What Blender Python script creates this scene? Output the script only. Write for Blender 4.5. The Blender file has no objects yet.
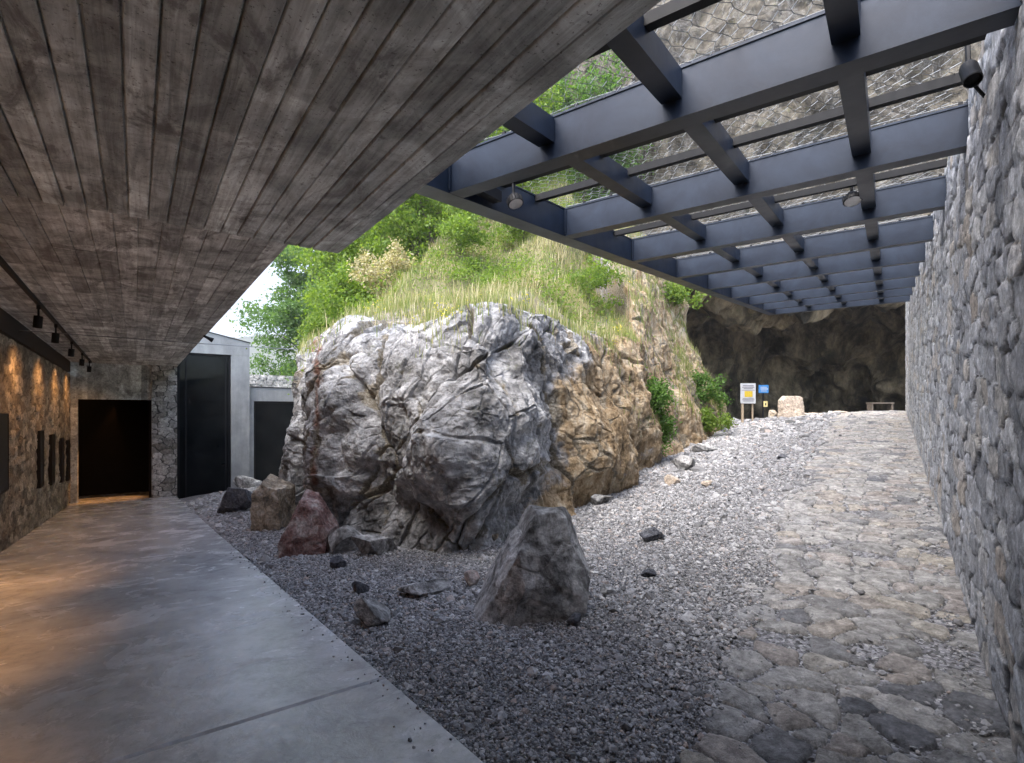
import bpy, math, random
import numpy as np
from mathutils import Vector, Matrix
S = bpy.context.scene
# ------------------------------------------------------------------ camera, world, sun, exposure
cd = bpy.data.cameras.new('camera'); cam = bpy.data.objects.new('camera', cd); S.collection.objects.link(cam)
cam.location = (0, 0, 0); cam.rotation_euler = (math.radians(90), 0, 0)
cd.sensor_width = 36; cd.lens = 36*525/1024; cd.shift_y = 30.5/1024
cd.clip_start = .03; cd.clip_end = 3000
S.camera = cam
SUN_EL, SUN_AZ = math.radians(58), math.radians(226)     # azimuth clockwise from +Y
wd = bpy.data.worlds.new('World'); S.world = wd; wd.use_nodes = True
wn = wd.node_tree.nodes; wl = wd.node_tree.links
sk = wn.new('ShaderNodeTexSky'); sk.sky_type = 'NISHITA'; sk.sun_disc = False
sk.sun_elevation = SUN_EL; sk.sun_rotation = SUN_AZ; sk.dust_density = 3; sk.air_density = .95; sk.ozone_density = .7
bg = wn['Background']; bg.inputs['Strength'].default_value = .15
wl.new(sk.outputs[0], bg.inputs[0])
sl = bpy.data.lights.new('sun', 'SUN'); sl.energy = 1.25; sl.angle = math.radians(40); sl.color = (1, .985, .965)
so = bpy.data.objects.new('sun', sl); S.collection.objects.link(so)
sd = Vector((math.sin(SUN_AZ)*math.cos(SUN_EL), math.cos(SUN_AZ)*math.cos(SUN_EL), math.sin(SUN_EL)))
so.rotation_euler = sd.to_track_quat('Z', 'Y').to_euler()
S.view_settings.view_transform = 'Standard'; S.view_settings.look = 'None'; S.view_settings.gamma = 1
S.view_settings.exposure = 2.45
S.view_settings.use_curve_mapping = False
S.render.resolution_x = 1024; S.render.resolution_y = 763
S.render.engine = 'CYCLES'
try:
    S.cycles.max_bounces = 8; S.cycles.diffuse_bounces = 5
except Exception: pass

# ------------------------------------------------------------------ helpers
rng = np.random.default_rng(7)
C = S.collection
def props(o, label=None, cat=None, group=None, kind=None):
    if label: o['label'] = label
    if cat: o['category'] = cat
    if group: o['group'] = group
    if kind: o['kind'] = kind
    return o
def empty(name, loc, label, cat, group=None):
    o = bpy.data.objects.new(name, None); C.objects.link(o); o.location = loc
    o.empty_display_size = .1
    return props(o, label, cat, group)
def mk(name, V, F, mat, parent=None, attrs=None, smooth=False):
    """V (n,3) world coordinates, F (m,k) or list of such arrays"""
    V = np.asarray(V, dtype=np.float32)
    if not isinstance(F, list): F = [F]
    F = [np.asarray(f, dtype=np.int32) for f in F if len(f)]
    me = bpy.data.meshes.new(name)
    me.vertices.add(len(V)); 
    if parent is not None: V = V - np.array(parent_loc(parent), dtype=np.float32)
    me.vertices.foreach_set('co', V.ravel())
    tot = sum(f.size for f in F); npoly = sum(len(f) for f in F)
    me.loops.add(tot); me.loops.foreach_set('vertex_index', np.concatenate([f.ravel() for f in F]))
    me.polygons.add(npoly)
    sizes = np.concatenate([np.full(len(f), f.shape[1], dtype=np.int32) for f in F])
    starts = np.concatenate([[0], np.cumsum(sizes)[:-1]]).astype(np.int32)
    me.polygons.foreach_set('loop_start', starts); me.polygons.foreach_set('loop_total', sizes)
    me.polygons.foreach_set('use_smooth', np.full(npoly, smooth))
    if attrs:
        for k, a in attrs.items():
            at = me.attributes.new(k, 'FLOAT', 'POINT'); at.data.foreach_set('value', np.asarray(a, dtype=np.float32).ravel())
    me.update(calc_edges=True); me.validate()
    me.materials.append(mat)
    o = bpy.data.objects.new(name, me); C.objects.link(o)
    if parent is not None: o.parent = parent
    return o
def parent_loc(o):
    l = Vector(o.location)
    while o.parent: o = o.parent; l += Vector(o.location)
    return l
def grid_faces(n, m, flip=False):
    i = np.arange(n-1)[:, None]*m + np.arange(m-1)[None, :]
    f = np.stack([i, i+m, i+m+1, i+1], -1).reshape(-1, 4)
    return f[:, ::-1] if flip else f
def hsh(ix, iy, iz, seed=0):
    h = (ix.astype(np.int64)*374761393 + iy.astype(np.int64)*668265263 + iz.astype(np.int64)*2147483647 + seed*1274126177) & 0xffffffff
    h = ((h ^ (h >> 13)) * 1274126177) & 0xffffffff
    h = ((h ^ (h >> 16)) * 2246822519) & 0xffffffff
    h = h ^ (h >> 15)
    return (h & 0xffffff)/float(0x1000000)
def vnoise(x, y, z, seed=0):
    x, y, z = np.broadcast_arrays(np.asarray(x, float), np.asarray(y, float), np.asarray(z, float))
    ix, iy, iz = np.floor(x), np.floor(y), np.floor(z)
    fx, fy, fz = x-ix, y-iy, z-iz
    fx, fy, fz = [f*f*f*(f*(f*6-15)+10) for f in (fx, fy, fz)]
    r = 0
    for a in (0, 1):
        for b in (0, 1):
            for c in (0, 1):
                r = r + hsh(ix+a, iy+b, iz+c, seed)*(fx if a else 1-fx)*(fy if b else 1-fy)*(fz if c else 1-fz)
    return r*2-1
def fbm(x, y, z, oct=4, seed=0, gain=.5):
    s, a = 0, 1
    for k in range(oct):
        s = s + a*vnoise(x, y, z, seed+k*17); x, y, z = np.asarray(x)*2.03+11.3, np.asarray(y)*2.03+5.1, np.asarray(z)*2.03+7.7; a *= gain
    return s
def cells2(a, b, ca, cb, seed=0, pw=2., jit=.8, brick=False):
    """2D cells: returns id hash, edge measure (F2-F1), offsets to centre in units of cells"""
    a = np.asarray(a, float)/ca; b = np.asarray(b, float)/cb
    ja, jb = np.floor(a), np.floor(b)
    f1 = np.full(a.shape, 9.); f2 = np.full(a.shape, 9.); ida = np.zeros(a.shape); oa = np.zeros(a.shape); ob = np.zeros(a.shape)
    z0 = np.zeros(a.shape)
    for i in (-2, -1, 0, 1, 2):
        for j in (-1, 0, 1):
            ia, ib = ja+i, jb+j
            sh = (ib % 2)*.5 if brick else 0
            cx = ia+.5+sh+(hsh(ia, ib, z0, seed)-.5)*jit; cy = ib+.5+(hsh(ia, ib, z0, seed+1)-.5)*jit*.7
            dx, dy = a-cx, b-cy
            wgt = 1/(1+(hsh(ia, ib, z0, seed+3)-.5)*.5)
            d = (np.abs(dx)**pw+np.abs(dy)**pw)**(1/pw)*wgt
            nb = d < f1
            f2 = np.where(nb, f1, np.minimum(f2, d)); f1 = np.where(nb, d, f1)
            ida = np.where(nb, hsh(ia, ib, z0, seed+2), ida); oa = np.where(nb, dx, oa); ob = np.where(nb, dy, ob)
    return ida, f2-f1, oa, ob
def cells3(x, y, z, seed=0, jit=.9):
    jx, jy, jz = np.floor(x), np.floor(y), np.floor(z)
    f1 = np.full(x.shape, 9.); f2 = np.full(x.shape, 9.); r = np.zeros(x.shape)
    ox = np.zeros(x.shape); oy = np.zeros(x.shape); oz = np.zeros(x.shape); idd = np.zeros(x.shape)
    for i in (-1, 0, 1):
        for j in (-1, 0, 1):
            for k in (-1, 0, 1):
                a, b, c = jx+i, jy+j, jz+k
                dx = x-(a+.5+(hsh(a, b, c, seed)-.5)*jit); dy = y-(b+.5+(hsh(a, b, c, seed+1)-.5)*jit); dz = z-(c+.5+(hsh(a, b, c, seed+2)-.5)*jit)
                d = np.sqrt(dx*dx+dy*dy+dz*dz); nb = d < f1
                f2 = np.where(nb, f1, np.minimum(f2, d)); f1 = np.where(nb, d, f1)
                idd = np.where(nb, hsh(a, b, c, seed+3), idd)
                ox = np.where(nb, dx, ox); oy = np.where(nb, dy, oy); oz = np.where(nb, dz, oz)
    return idd, f2-f1, ox, oy, oz
def facet(x, y, z, sc, seed, tilt=1., mode=1):
    """continuous broken-rock relief of about unit amplitude at block size sc: mode 1 blocks parted by V cracks, mode -1 ridges between hollows"""
    x, y, z = [np.asarray(q, float)/sc for q in np.broadcast_arrays(x, y, z)]
    jx, jy, jz = np.floor(x), np.floor(y), np.floor(z)
    best = np.full(x.shape, -99.); sec = np.full(x.shape, -99.); idd = np.zeros(x.shape)
    for i in (-1, 0, 1):
        for j in (-1, 0, 1):
            for k in (-1, 0, 1):
                a, b, c = jx+i, jy+j, jz+k
                dx = x-(a+.5+(hsh(a, b, c, seed)-.5)*.9); dy = y-(b+.5+(hsh(a, b, c, seed+1)-.5)*.9); dz = z-(c+.5+(hsh(a, b, c, seed+2)-.5)*.9)
                h = hsh(a, b, c, seed+3)
                val = (h-.5)*.7+tilt*.8*((hsh(a, b, c, seed+4)*2-1)*dx+(hsh(a, b, c, seed+5)*2-1)*dy+(hsh(a, b, c, seed+6)*2-1)*dz)-.75*(dx*dx+dy*dy+dz*dz)
                nb = val > best; sec = np.where(nb, best, np.maximum(sec, val)); idd = np.where(nb, h, idd); best = np.where(nb, val, best)
    return mode*(best-.05), best-sec, idd
def sstep(a, b, x):
    t = np.clip((x-a)/(b-a), 0, 1); return t*t*(3-2*t)

# frames: pergola/path (s along, p to the right) and walkway (t along, d to the right)
def PF(s, p, z): return np.stack(np.broadcast_arrays(.5835*np.asarray(s, float)+.812*np.asarray(p, float), .812*np.asarray(s, float)-.5835*np.asarray(p, float), z), -1)
def WF(t, d, z): return np.stack(np.broadcast_arrays(-.5827*np.asarray(t, float)+.8127*np.asarray(d, float), .8127*np.asarray(t, float)+.5827*np.asarray(d, float), z), -1)
EDGE = 1.048; LW = -1.503; CEIL = 1.40; TEND = 19.4
def zwalk(t): return -1.159-.0788*np.clip(t, -4, 21)
def zpath(s): return np.where(s < 19, -1.624+.0853*s, -1.624+.0853*19+.01*(np.minimum(s, 24)-19))
def ground(X, Y):
    X = np.asarray(X, float); Y = np.asarray(Y, float)
    t = -.5827*X+.8127*Y; d = .8127*X+.5827*Y; s = .5835*X+.812*Y; p = .812*X-.5835*Y
    d1 = d-EDGE; d2 = np.maximum(-(p+.7), 0)
    w = np.clip(d1/np.maximum(d1+d2, .15), 0, 1)
    z = (zwalk(t)-.03)*(1-w)+zpath(np.maximum(s, -6))*w
    z = z + .02*fbm(X*1.1, Y*1.1, 0, 2, 5)*sstep(0, .5, d1)
    return np.where(d1 < 0, zwalk(t)-.03-np.clip(-d1, 0, .3)*.6, z)
def on_ground(px, py):
    r = (px-512)/525.; q = -(py-412)/525.
    Ys = np.linspace(1.2, 24, 2500); g = ground(r*Ys, Ys)-q*Ys
    k = np.argmax((g[:-1] < 0) & (g[1:] >= 0)) if ((g[:-1] < 0) & (g[1:] >= 0)).any() else None
    Yv = Ys[k] if k is not None else 16.
    return np.array([r*Yv, Yv, float(ground(r*Yv, Yv))])

# ------------------------------------------------------------------ materials
class NT:
    def __init__(s, name, rough=.8, spec=.5):
        s.m = bpy.data.materials.new(name); s.m.use_nodes = True; s.t = s.m.node_tree; s.n = s.t.nodes; s.l = s.t.links
        s.b = s.n['Principled BSDF']; s.b.inputs['Roughness'].default_value = rough; s.b.inputs['Specular IOR Level'].default_value = spec
        tc = s.n.new('ShaderNodeTexCoord'); s.co = tc.outputs['Object']
        g = s.n.new('ShaderNodeNewGeometry'); s.pos = g.outputs['Position']; s.nor = g.outputs['Normal']; s.isl = g.outputs['Random Per Island']
    def mapv(s, v, sc=(1, 1, 1), rot=(0, 0, 0), loc=(0, 0, 0)):
        m = s.n.new('ShaderNodeMapping'); s.l.new(v, m.inputs[0]); m.inputs['Scale'].default_value = sc; m.inputs['Rotation'].default_value = rot; m.inputs['Location'].default_value = loc
        return m.outputs[0]
    def noise(s, sc, det=6, rough=.6, v=None, dist=0):
        n = s.n.new('ShaderNodeTexNoise'); s.l.new(v or s.pos, n.inputs['Vector']); n.inputs['Scale'].default_value = sc; n.inputs['Detail'].default_value = det; n.inputs['Roughness'].default_value = rough; n.inputs['Distortion'].default_value = dist
        return n.outputs['Fac']
    def vor(s, sc, v=None, feat='F1', out='Distance'):
        n = s.n.new('ShaderNodeTexVoronoi'); n.feature = feat; s.l.new(v or s.pos, n.inputs['Vector']); n.inputs['Scale'].default_value = sc
        return n.outputs[out]
    def ramp(s, f, stops, interp='LINEAR'):
        r = s.n.new('ShaderNodeValToRGB'); s.l.new(f, r.inputs[0]); e = r.color_ramp; e.interpolation = interp
        while len(e.elements) < len(stops): e.elements.new(.5)
        for i, (p, c) in enumerate(stops):
            e.elements[i].position = p; e.elements[i].color = (*(c if hasattr(c, '__len__') else (c, c, c)), 1)
        return r.outputs[0]
    def mix(s, f, a, b, mode='MIX'):
        m = s.n.new('ShaderNodeMix'); m.data_type = 'RGBA'; m.blend_type = mode; 
        for sock, v in ((m.inputs[0], f), (m.inputs[6], a), (m.inputs[7], b)):
            if hasattr(v, 'links') or hasattr(v, 'is_linked'): s.l.new(v, sock)
            elif hasattr(v, '__len__'): sock.default_value = (*v, 1)
            else: sock.default_value = v
        return m.outputs[2]
    def math(s, op, a, b=0.):
        m = s.n.new('ShaderNodeMath'); m.operation = op
        for i, v in enumerate((a, b)):
            if hasattr(v, 'is_linked'): s.l.new(v, m.inputs[i])
            else: m.inputs[i].default_value = v
        return m.outputs[0]
    def attr(s, name):
        a = s.n.new('ShaderNodeAttribute'); a.attribute_name = name; return a.outputs['Fac']
    def col(s, c):
        if hasattr(c, 'is_linked'): s.l.new(c, s.b.inputs['Base Color'])
        else: s.b.inputs['Base Color'].default_value = (*c, 1)
    def rough(s, f): s.l.new(f, s.b.inputs['Roughness'])
    def bump(s, h, strength=.5, dist=.01):
        b = s.n.new('ShaderNodeBump'); b.inputs['Strength'].default_value = strength; b.inputs['Distance'].default_value = dist
        s.l.new(h, b.inputs['Height']); s.l.new(b.outputs[0], s.b.inputs['Normal']); return b
def rock_mat(name, ramp1, ochre=None, red=None, scale=1., bumpd=.02, osc=5):
    m = NT(name, .85, .35)
    n1 = m.noise(1.6*scale, 10, .68, dist=.6)
    c = m.ramp(n1, ramp1)
    n2 = m.noise(9*scale, 8, .7)
    c = m.mix(.8, c, m.ramp(n2, [(.32, .2), (.44, .7), (.55, 1.1), (.7, 1.8)]), 'MULTIPLY')
    # pale calcite veins and crust
    v = m.noise(2.2*scale, 8, .75, v=m.mapv(m.pos, (1, 1, .6), (.3, .4, .2)), dist=1.5)
    c = m.mix(m.ramp(v, [(.515, 0), (.53, .4), (.545, 0)]), c, (.5, .5, .49))
    if ochre:
        nf = m.math('ADD', m.attr('ochre'), m.math('MULTIPLY', m.math('SUBTRACT', m.noise(3, 6, .7), .5), 1.1))
        oc = m.ramp(m.noise(osc, 9, .75, v=m.mapv(m.pos, (1, 1, .45))), ochre)
        c = m.mix(m.ramp(nf, [(.4, 0), (.62, 1)]), c, oc)
    if red:
        nf = m.math('ADD', m.attr('red'), m.math('MULTIPLY', m.math('SUBTRACT', m.noise(4, 6, .7), .5), 1.1))
        c = m.mix(m.ramp(nf, [(.4, 0), (.65, 1)]), c, m.ramp(m.noise(6, 8, .7), red))
    m.col(c)
    h = m.math('ADD', m.noise(10*scale, 14, .78), m.math('MULTIPLY', m.noise(45*scale, 6, .7), .5))
    m.bump(h, 1., bumpd*1.6)
    return m
GREY = [(.33, (.06, .058, .055)), (.43, (.175, .173, .172)), (.5, (.3, .3, .302)), (.57, (.43, .43, .432)), (.68, (.58, .58, .578))]
M_rock = rock_mat('outcrop_limestone', GREY, ochre=[(.36, (.1, .066, .034)), (.46, (.27, .19, .105)), (.54, (.4, .31, .2)), (.66, (.55, .48, .37))], red=[(.3, (.07, .04, .03)), (.6, (.22, .11, .075)), (.8, (.33, .24, .19))])
# moss in the outcrop
def add_moss(m, amt=.5):
    nl = m.b.inputs['Base Color'].links[0].from_socket
    f = m.ramp(m.noise(3.5, 8, .75), [(.56, 0), (.64, amt)])
    f2 = m.ramp(m.noise(20, 4, .6), [(.4, 0), (.6, 1)])
    m.l.new(m.mix(m.math('MULTIPLY', f, f2), nl, (.1, .11, .04)), m.b.inputs['Base Color'])
add_moss(M_rock)
nl_ = M_rock.b.inputs['Base Color'].links[0].from_socket
sf = M_rock.math('ADD', M_rock.attr('soil'), M_rock.math('MULTIPLY', M_rock.math('SUBTRACT', M_rock.noise(3.5, 7, .75), .5), 1.6))
M_rock.l.new(M_rock.mix(M_rock.ramp(sf, [(.45, 0), (.6, .9)]), nl_, M_rock.ramp(M_rock.noise(30, 6, .7), [(.35, (.09, .075, .05)), (.5, (.2, .17, .12)), (.65, (.36, .33, .28))])), M_rock.b.inputs['Base Color'])
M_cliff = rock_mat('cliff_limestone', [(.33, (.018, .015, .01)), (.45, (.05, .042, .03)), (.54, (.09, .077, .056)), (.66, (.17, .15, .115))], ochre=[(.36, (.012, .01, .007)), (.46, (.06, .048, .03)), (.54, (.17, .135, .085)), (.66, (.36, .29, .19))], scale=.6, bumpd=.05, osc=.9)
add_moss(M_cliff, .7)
M_b1 = rock_mat('boulder_grey', [(.38, (.06, .057, .053)), (.46, (.22, .216, .21)), (.53, (.42, .417, .41)), (.62, (.64, .635, .63))], scale=2.2, bumpd=.012)
M_b2 = rock_mat('boulder_red', [(.36, (.09, .045, .04)), (.46, (.24, .13, .115)), (.53, (.36, .26, .235)), (.64, (.58, .52, .48))], scale=3, bumpd=.012)
M_b3 = rock_mat('boulder_ochre', [(.36, (.11, .09, .065)), (.46, (.3, .24, .17)), (.54, (.46, .38, .28)), (.66, (.6, .56, .5))], scale=2.5, bumpd=.012)
M_b4 = rock_mat('boulder_dark', [(.3, (.03, .032, .04)), (.5, (.085, .09, .105)), (.75, (.2, .2, .22))], scale=3, bumpd=.01)
M_b5 = rock_mat('stone_pale', [(.3, (.3, .25, .2)), (.5, (.5, .41, .32)), (.75, (.6, .54, .47))], scale=2, bumpd=.008)

m = NT('gravel_stone', .8, .4)
c = m.ramp(m.isl, [(0, .13), (.25, (.21, .21, .215)), (.5, (.29, .29, .295)), (.75, (.37, .37, .375)), (.9, (.5, .5, .5)), (.97, (.36, .31, .28))])
m.col(m.mix(.5, c, m.ramp(m.noise(60, 3, .6), [(.3, .5), (.7, 1.3)]), 'MULTIPLY')); M_grav = m.m
m = NT('gravel_bed', .9, .3)
v1 = m.vor(55, out='Color'); sx = m.n.new('ShaderNodeSeparateColor'); m.l.new(v1, sx.inputs[0])
c = m.ramp(sx.outputs[0], [(0, .08), (.4, (.2, .2, .21)), (.8, (.34, .34, .36)), (1, (.48, .48, .49))])
c = m.mix(.7, c, m.ramp(m.noise(1.3, 6, .6), [(.3, .6), (.7, 1.15)]), 'MULTIPLY')
m.col(c); m.bump(m.math('SUBTRACT', 1., m.vor(55)), 1., .015); M_bed = m.m

def masonry(name, stops, joint, grain=1., lowc=.33, blot=.25):
    m = NT(name, .85, .3)
    c = m.ramp(m.attr('rnd'), stops)
    n = m.noise(13, 10, .8, dist=.3)
    c = m.mix(.9, c, m.ramp(n, [(.38, lowc), (.46, .5+.4*lowc+.15), (.53, 1.1), (.62, 1.75-.5*(lowc-.33))]), 'MULTIPLY')
    c = m.mix(m.ramp(m.noise(3.5, 9, .8), [(.53, 0), (.6, blot)]), c, [q*.6 for q in joint])
    e = m.math('ADD', m.attr('edge'), m.math('MULTIPLY', m.math('SUBTRACT', m.noise(30, 3, .6), .5), .06))
    c = m.mix(m.ramp(e, [(.03, 1), (.1, 0)]), c, joint)
    m.col(c); m.bump(m.math('ADD', m.noise(22, 12, .8), m.math('MULTIPLY', m.noise(90, 5, .75), .4)), 1., .028*grain)
    return m.m
M_wallR = masonry('limestone_rubble', [(0, (.34, .35, .37)), (.3, (.5, .51, .535)), (.55, (.62, .63, .655)), (.72, (.7, .71, .73)), (.84, (.54, .52, .49)), (.93, (.54, .48, .42)), (1, (.68, .69, .71))], (.15, .15, .155), 1., .42, .1)
M_wallL = masonry('brown_rubble', [(0, (.13, .115, .095)), (.4, (.24, .21, .17)), (.7, (.32, .29, .24)), (1, (.42, .38, .32))], (.07, .06, .05))
M_path = masonry('flagstone', [(0, (.15, .155, .17)), (.2, (.3, .295, .285)), (.5, (.41, .4, .385)), (.68, (.33, .3, .28)), (.84, (.39, .36, .31)), (1, (.33, .33, .33))], (.05, .048, .045), .7, .42, .1)

def board_concrete(name, lo, hi, warm):
    m = NT(name, .75, .35)
    b = m.attr('rnd'); rc = m.mapv(m.pos, rot=(0, 0, math.radians(-35.65)))
    g = m.noise(1., 6, .65, v=m.mapv(rc, (22, 1.3, 22)), dist=.5)     # grain along the boards
    g2 = m.noise(2.6, 7, .65, dist=.8)
    c = m.ramp(g2, [(.38, lo), (.5, [(a+b_)/2 for a, b_ in zip(lo, hi)]), (.6, hi)])
    c = m.mix(.8, c, m.ramp(b, [(0, .5), (.5, .85), (1, 1.3)]), 'MULTIPLY')
    c = m.mix(.7, c, m.ramp(g, [(.38, .6), (.5, 1.), (.62, 1.35)]), 'MULTIPLY')
    # dark blotchy stains
    st = m.noise(1.7, 9, .7, v=m.mapv(rc, (2.2, 1, 2), (0, 0, 0), (3, 7, 1)), dist=1.)
    c = m.mix(m.ramp(st, [(.53, 0), (.62, .7)]), c, warm)
    kn = m.noise(5, 3, .5, v=m.mapv(rc, (2, 1.2, 1), (0, 0, 0), (9, 1, 1)))
    c = m.mix(m.ramp(kn, [(.66, 0), (.72, .6)]), c, (.04, .038, .035))
    m.col(c); c2 = m.mix(m.ramp(m.noise(55, 4, .7), [(.6, 0), (.66, .7)]), c, (.05, .05, .05)); m.col(c2)
    m.bump(m.math('ADD', g, m.math('MULTIPLY', m.noise(30, 8, .75), .8)), .9, .012)
    return m.m
M_soff = board_concrete('board_marked_concrete', (.3, .33, .325), (.64, .7, .69), (.13, .13, .13))
M_soff2 = board_concrete('board_marked_concrete_brown', (.3, .315, .3), (.66, .69, .67), (.12, .115, .11))
m = NT('walkway_concrete', .5, .5)
c = m.ramp(m.noise(1.1, 8, .65, dist=.6), [(.38, (.4, .415, .435)), (.5, (.5, .517, .54)), (.62, (.58, .6, .625))])
c = m.mix(.85, c, m.ramp(m.noise(7, 10, .78, dist=.3), [(.38, .72), (.5, 1), (.62, 1.18)]), 'MULTIPLY')
c = m.mix(m.ramp(m.noise(3, 10, .8, v=m.mapv(m.pos, (1, 1, 1), (0, 0, .6), (4, 4, 0))), [(.57, 0), (.64, .35)]), c, (.2, .2, .2))
c = m.mix(m.ramp(m.noise(60, 3, .7), [(.68, 0), (.74, .6)]), c, (.08, .075, .07))
m.col(c); m.rough(m.ramp(m.noise(2.2, 8, .7, dist=.8), [(.38, .08), (.5, .17), (.6, .36)]))
m.bump(m.math('ADD', m.noise(6, 10, .72, dist=1), m.math('MULTIPLY', m.noise(45, 6, .7), .35)), .5, .007); M_floor = m.m
m = NT('pale_concrete', .75, .3)
c = m.ramp(m.noise(2.5, 8, .65), [(.3, (.22, .23, .235)), (.7, (.34, .35, .35))]); m.col(m.mix(.6, c, m.ramp(m.noise(1.5, 8, .7, v=m.mapv(m.pos, (4, 4, .6))), [(.3, .7), (.6, 1.05)]), 'MULTIPLY')); m.bump(m.noise(30, 6, .7), .3, .01); M_pale = m.m
m = NT('blue_black_steel', .38, .3)
n = m.noise(3, 8, .7, dist=.5)
m.col(m.ramp(n, [(.36, (.009, .014, .026)), (.5, (.013, .02, .035)), (.64, (.018, .027, .045))])); m.rough(m.ramp(m.noise(5, 5, .6), [(.35, .36), (.65, .44)])); m.b.inputs['Metallic'].default_value = .1; m.bump(m.noise(8, 4, .6), .1, .01); M_steel = m.m
def plain(name, c, rough=.5, metal=0., var=.25, sc=8, spec=.5):
    m = NT(name, rough, spec); m.b.inputs['Metallic'].default_value = metal
    n = m.noise(sc, 5, .6); m.col(m.ramp(n, [(.3, [x*(1-var) for x in c]), (.7, [min(1, x*(1+var)) for x in c])])); return m.m
M_black = plain('black_metal', (.005, .005, .006), .6, spec=.25)
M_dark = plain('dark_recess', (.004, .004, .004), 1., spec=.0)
M_wire = plain('galvanised_wire', (.4, .4, .39), .45, .6)
M_lampgl = plain('lamp_glass', (.7, .7, .68), .2)
M_white = plain('white_board', (.45, .46, .47), .5, 0, .08)
M_blue = plain('blue_board', (.03, .17, .42), .5, 0, .1)
M_yellow = plain('yellow_print', (.5, .36, .03), .5, 0, .15, 30)
M_greyp = plain('grey_print', (.12, .12, .14), .6)
M_wood = plain('post_wood', (.36, .28, .19), .7, 0, .3, 20)
M_steel2 = plain('cable_steel', (.2, .21, .22), .35, .5, .1)
m = NT('dark_glass', .05, .12); m.col(m.ramp(m.noise(1.5, 5, .6), [(.3, (.002, .003, .004)), (.7, (.012, .014, .014))])); m.bump(m.noise(1.2, 2, .5), .04, .02); M_glass = m.m
m = NT('hill_soil', .95, .2)
c = m.ramp(m.noise(3, 8, .7), [(.3, (.07, .07, .03)), (.5, (.14, .14, .06)), (.65, (.22, .2, .12)), (.8, (.36, .34, .3))]); m.col(c); m.bump(m.noise(12, 8, .7), 1, .06); M_soil = m.m
def leafmat(name, a, b, trans=.45):
    m = NT(name, .55, .35)
    c = m.ramp(m.isl, [(0, a), (1, b)]); m.col(c)
    tr = m.n.new('ShaderNodeBsdfTranslucent'); m.l.new(m.mix(1., c, (1.6, 1.7, .7), 'MULTIPLY'), tr.inputs[0])
    mx = m.n.new('ShaderNodeMixShader'); mx.inputs[0].default_value = trans
    m.l.new(m.b.outputs[0], mx.inputs[1]); m.l.new(tr.outputs[0], mx.inputs[2]); m.l.new(mx.outputs[0], m.n['Material Output'].inputs[0]); return m.m
M_leafD = leafmat('leaf_deep_green', (.05, .11, .03), (.13, .22, .07))
M_leafL = leafmat('leaf_yellow_green', (.08, .15, .02), (.2, .27, .05))
M_grass = leafmat('grass_blade', (.1, .15, .03), (.3, .31, .12), .35)
M_straw = leafmat('dry_stalk', (.26, .22, .12), (.5, .44, .28), .3)
M_green = leafmat('shrub_leaf', (.05, .11, .02), (.12, .22, .05))
M_flower = leafmat('yellow_flower', (.5, .42, .03), (.65, .55, .06), .3)
M_bark = plain('bark', (.1, .08, .06), .9, 0, .4, 15)
m = NT('far_woodland', .95, .1); m.col(m.ramp(m.vor(.12), [(0, (.17, .18, .08)), (.6, (.08, .1, .04)), (1, (.02, .03, .01))])); m.bump(m.noise(.3, 6, .7), 1, 2.); M_far = m.m

# ------------------------------------------------------------------ ground
def axis(a, b, fine, lo, hi, n):
    f = np.arange(a, b, fine); return np.concatenate([-(np.geomspace(1, 1+(a-lo), n)[::-1]-1)+a-1e-3, f, b+np.geomspace(1, 1+hi-b, n)-1])
xs = axis(-12, 14, .09, -500, 500, 22); ys = axis(-3, 26, .09, -60, 800, 22)
X, Y = np.meshgrid(xs, ys, indexing='ij')
Z = ground(np.clip(X, -30, 40), np.clip(Y, -8, 40))
Z = np.where(Y > 27, np.minimum(Z, -2.6), Z)
props(mk('ground', np.stack([X, Y, Z-.012], -1).reshape(-1, 3), grid_faces(*X.shape), M_bed, smooth=True), kind='structure')

# gravel stones
def ico():
    g = (1+5**.5)/2
    v = np.array([(-1, g, 0), (1, g, 0), (-1, -g, 0), (1, -g, 0), (0, -1, g), (0, 1, g), (0, -1, -g), (0, 1, -g), (g, 0, -1), (g, 0, 1), (-g, 0, -1), (-g, 0, 1)], float)
    f = np.array([(0, 11, 5), (0, 5, 1), (0, 1, 7), (0, 7, 10), (0, 10, 11), (1, 5, 9), (5, 11, 4), (11, 10, 2), (10, 7, 6), (7, 1, 8), (3, 9, 4), (3, 4, 2), (3, 2, 6), (3, 6, 8), (3, 8, 9), (4, 9, 5), (2, 4, 11), (6, 2, 10), (8, 6, 7), (9, 8, 1)])
    return v/np.linalg.norm(v[0]), f
IV, IF = ico()
def randrot(n):
    q = rng.normal(size=(n, 4)); q /= np.linalg.norm(q, axis=1)[:, None]; w, x, y, z = q.T
    return np.stack([1-2*(y*y+z*z), 2*(x*y-z*w), 2*(x*z+y*w), 2*(x*y+z*w), 1-2*(x*x+z*z), 2*(y*z-x*w), 2*(x*z-y*w), 2*(y*z+x*w), 1-2*(x*x+y*y)], -1).reshape(n, 3, 3)
def pebbles(P, size):
    n = len(P)
    v = IV[None]*(1+rng.uniform(-.35, .35, (n, 12, 1)))*rng.uniform(.55, 1.1, (n, 1, 3))
    v = np.einsum('nij,nkj->nki', randrot(n), v)*size[:, None, None]
    v[..., 2] *= .8
    return (v+P[:, None]).reshape(-1, 3), (IF[None]+12*np.arange(n)[:, None, None]).reshape(-1, 3)
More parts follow.
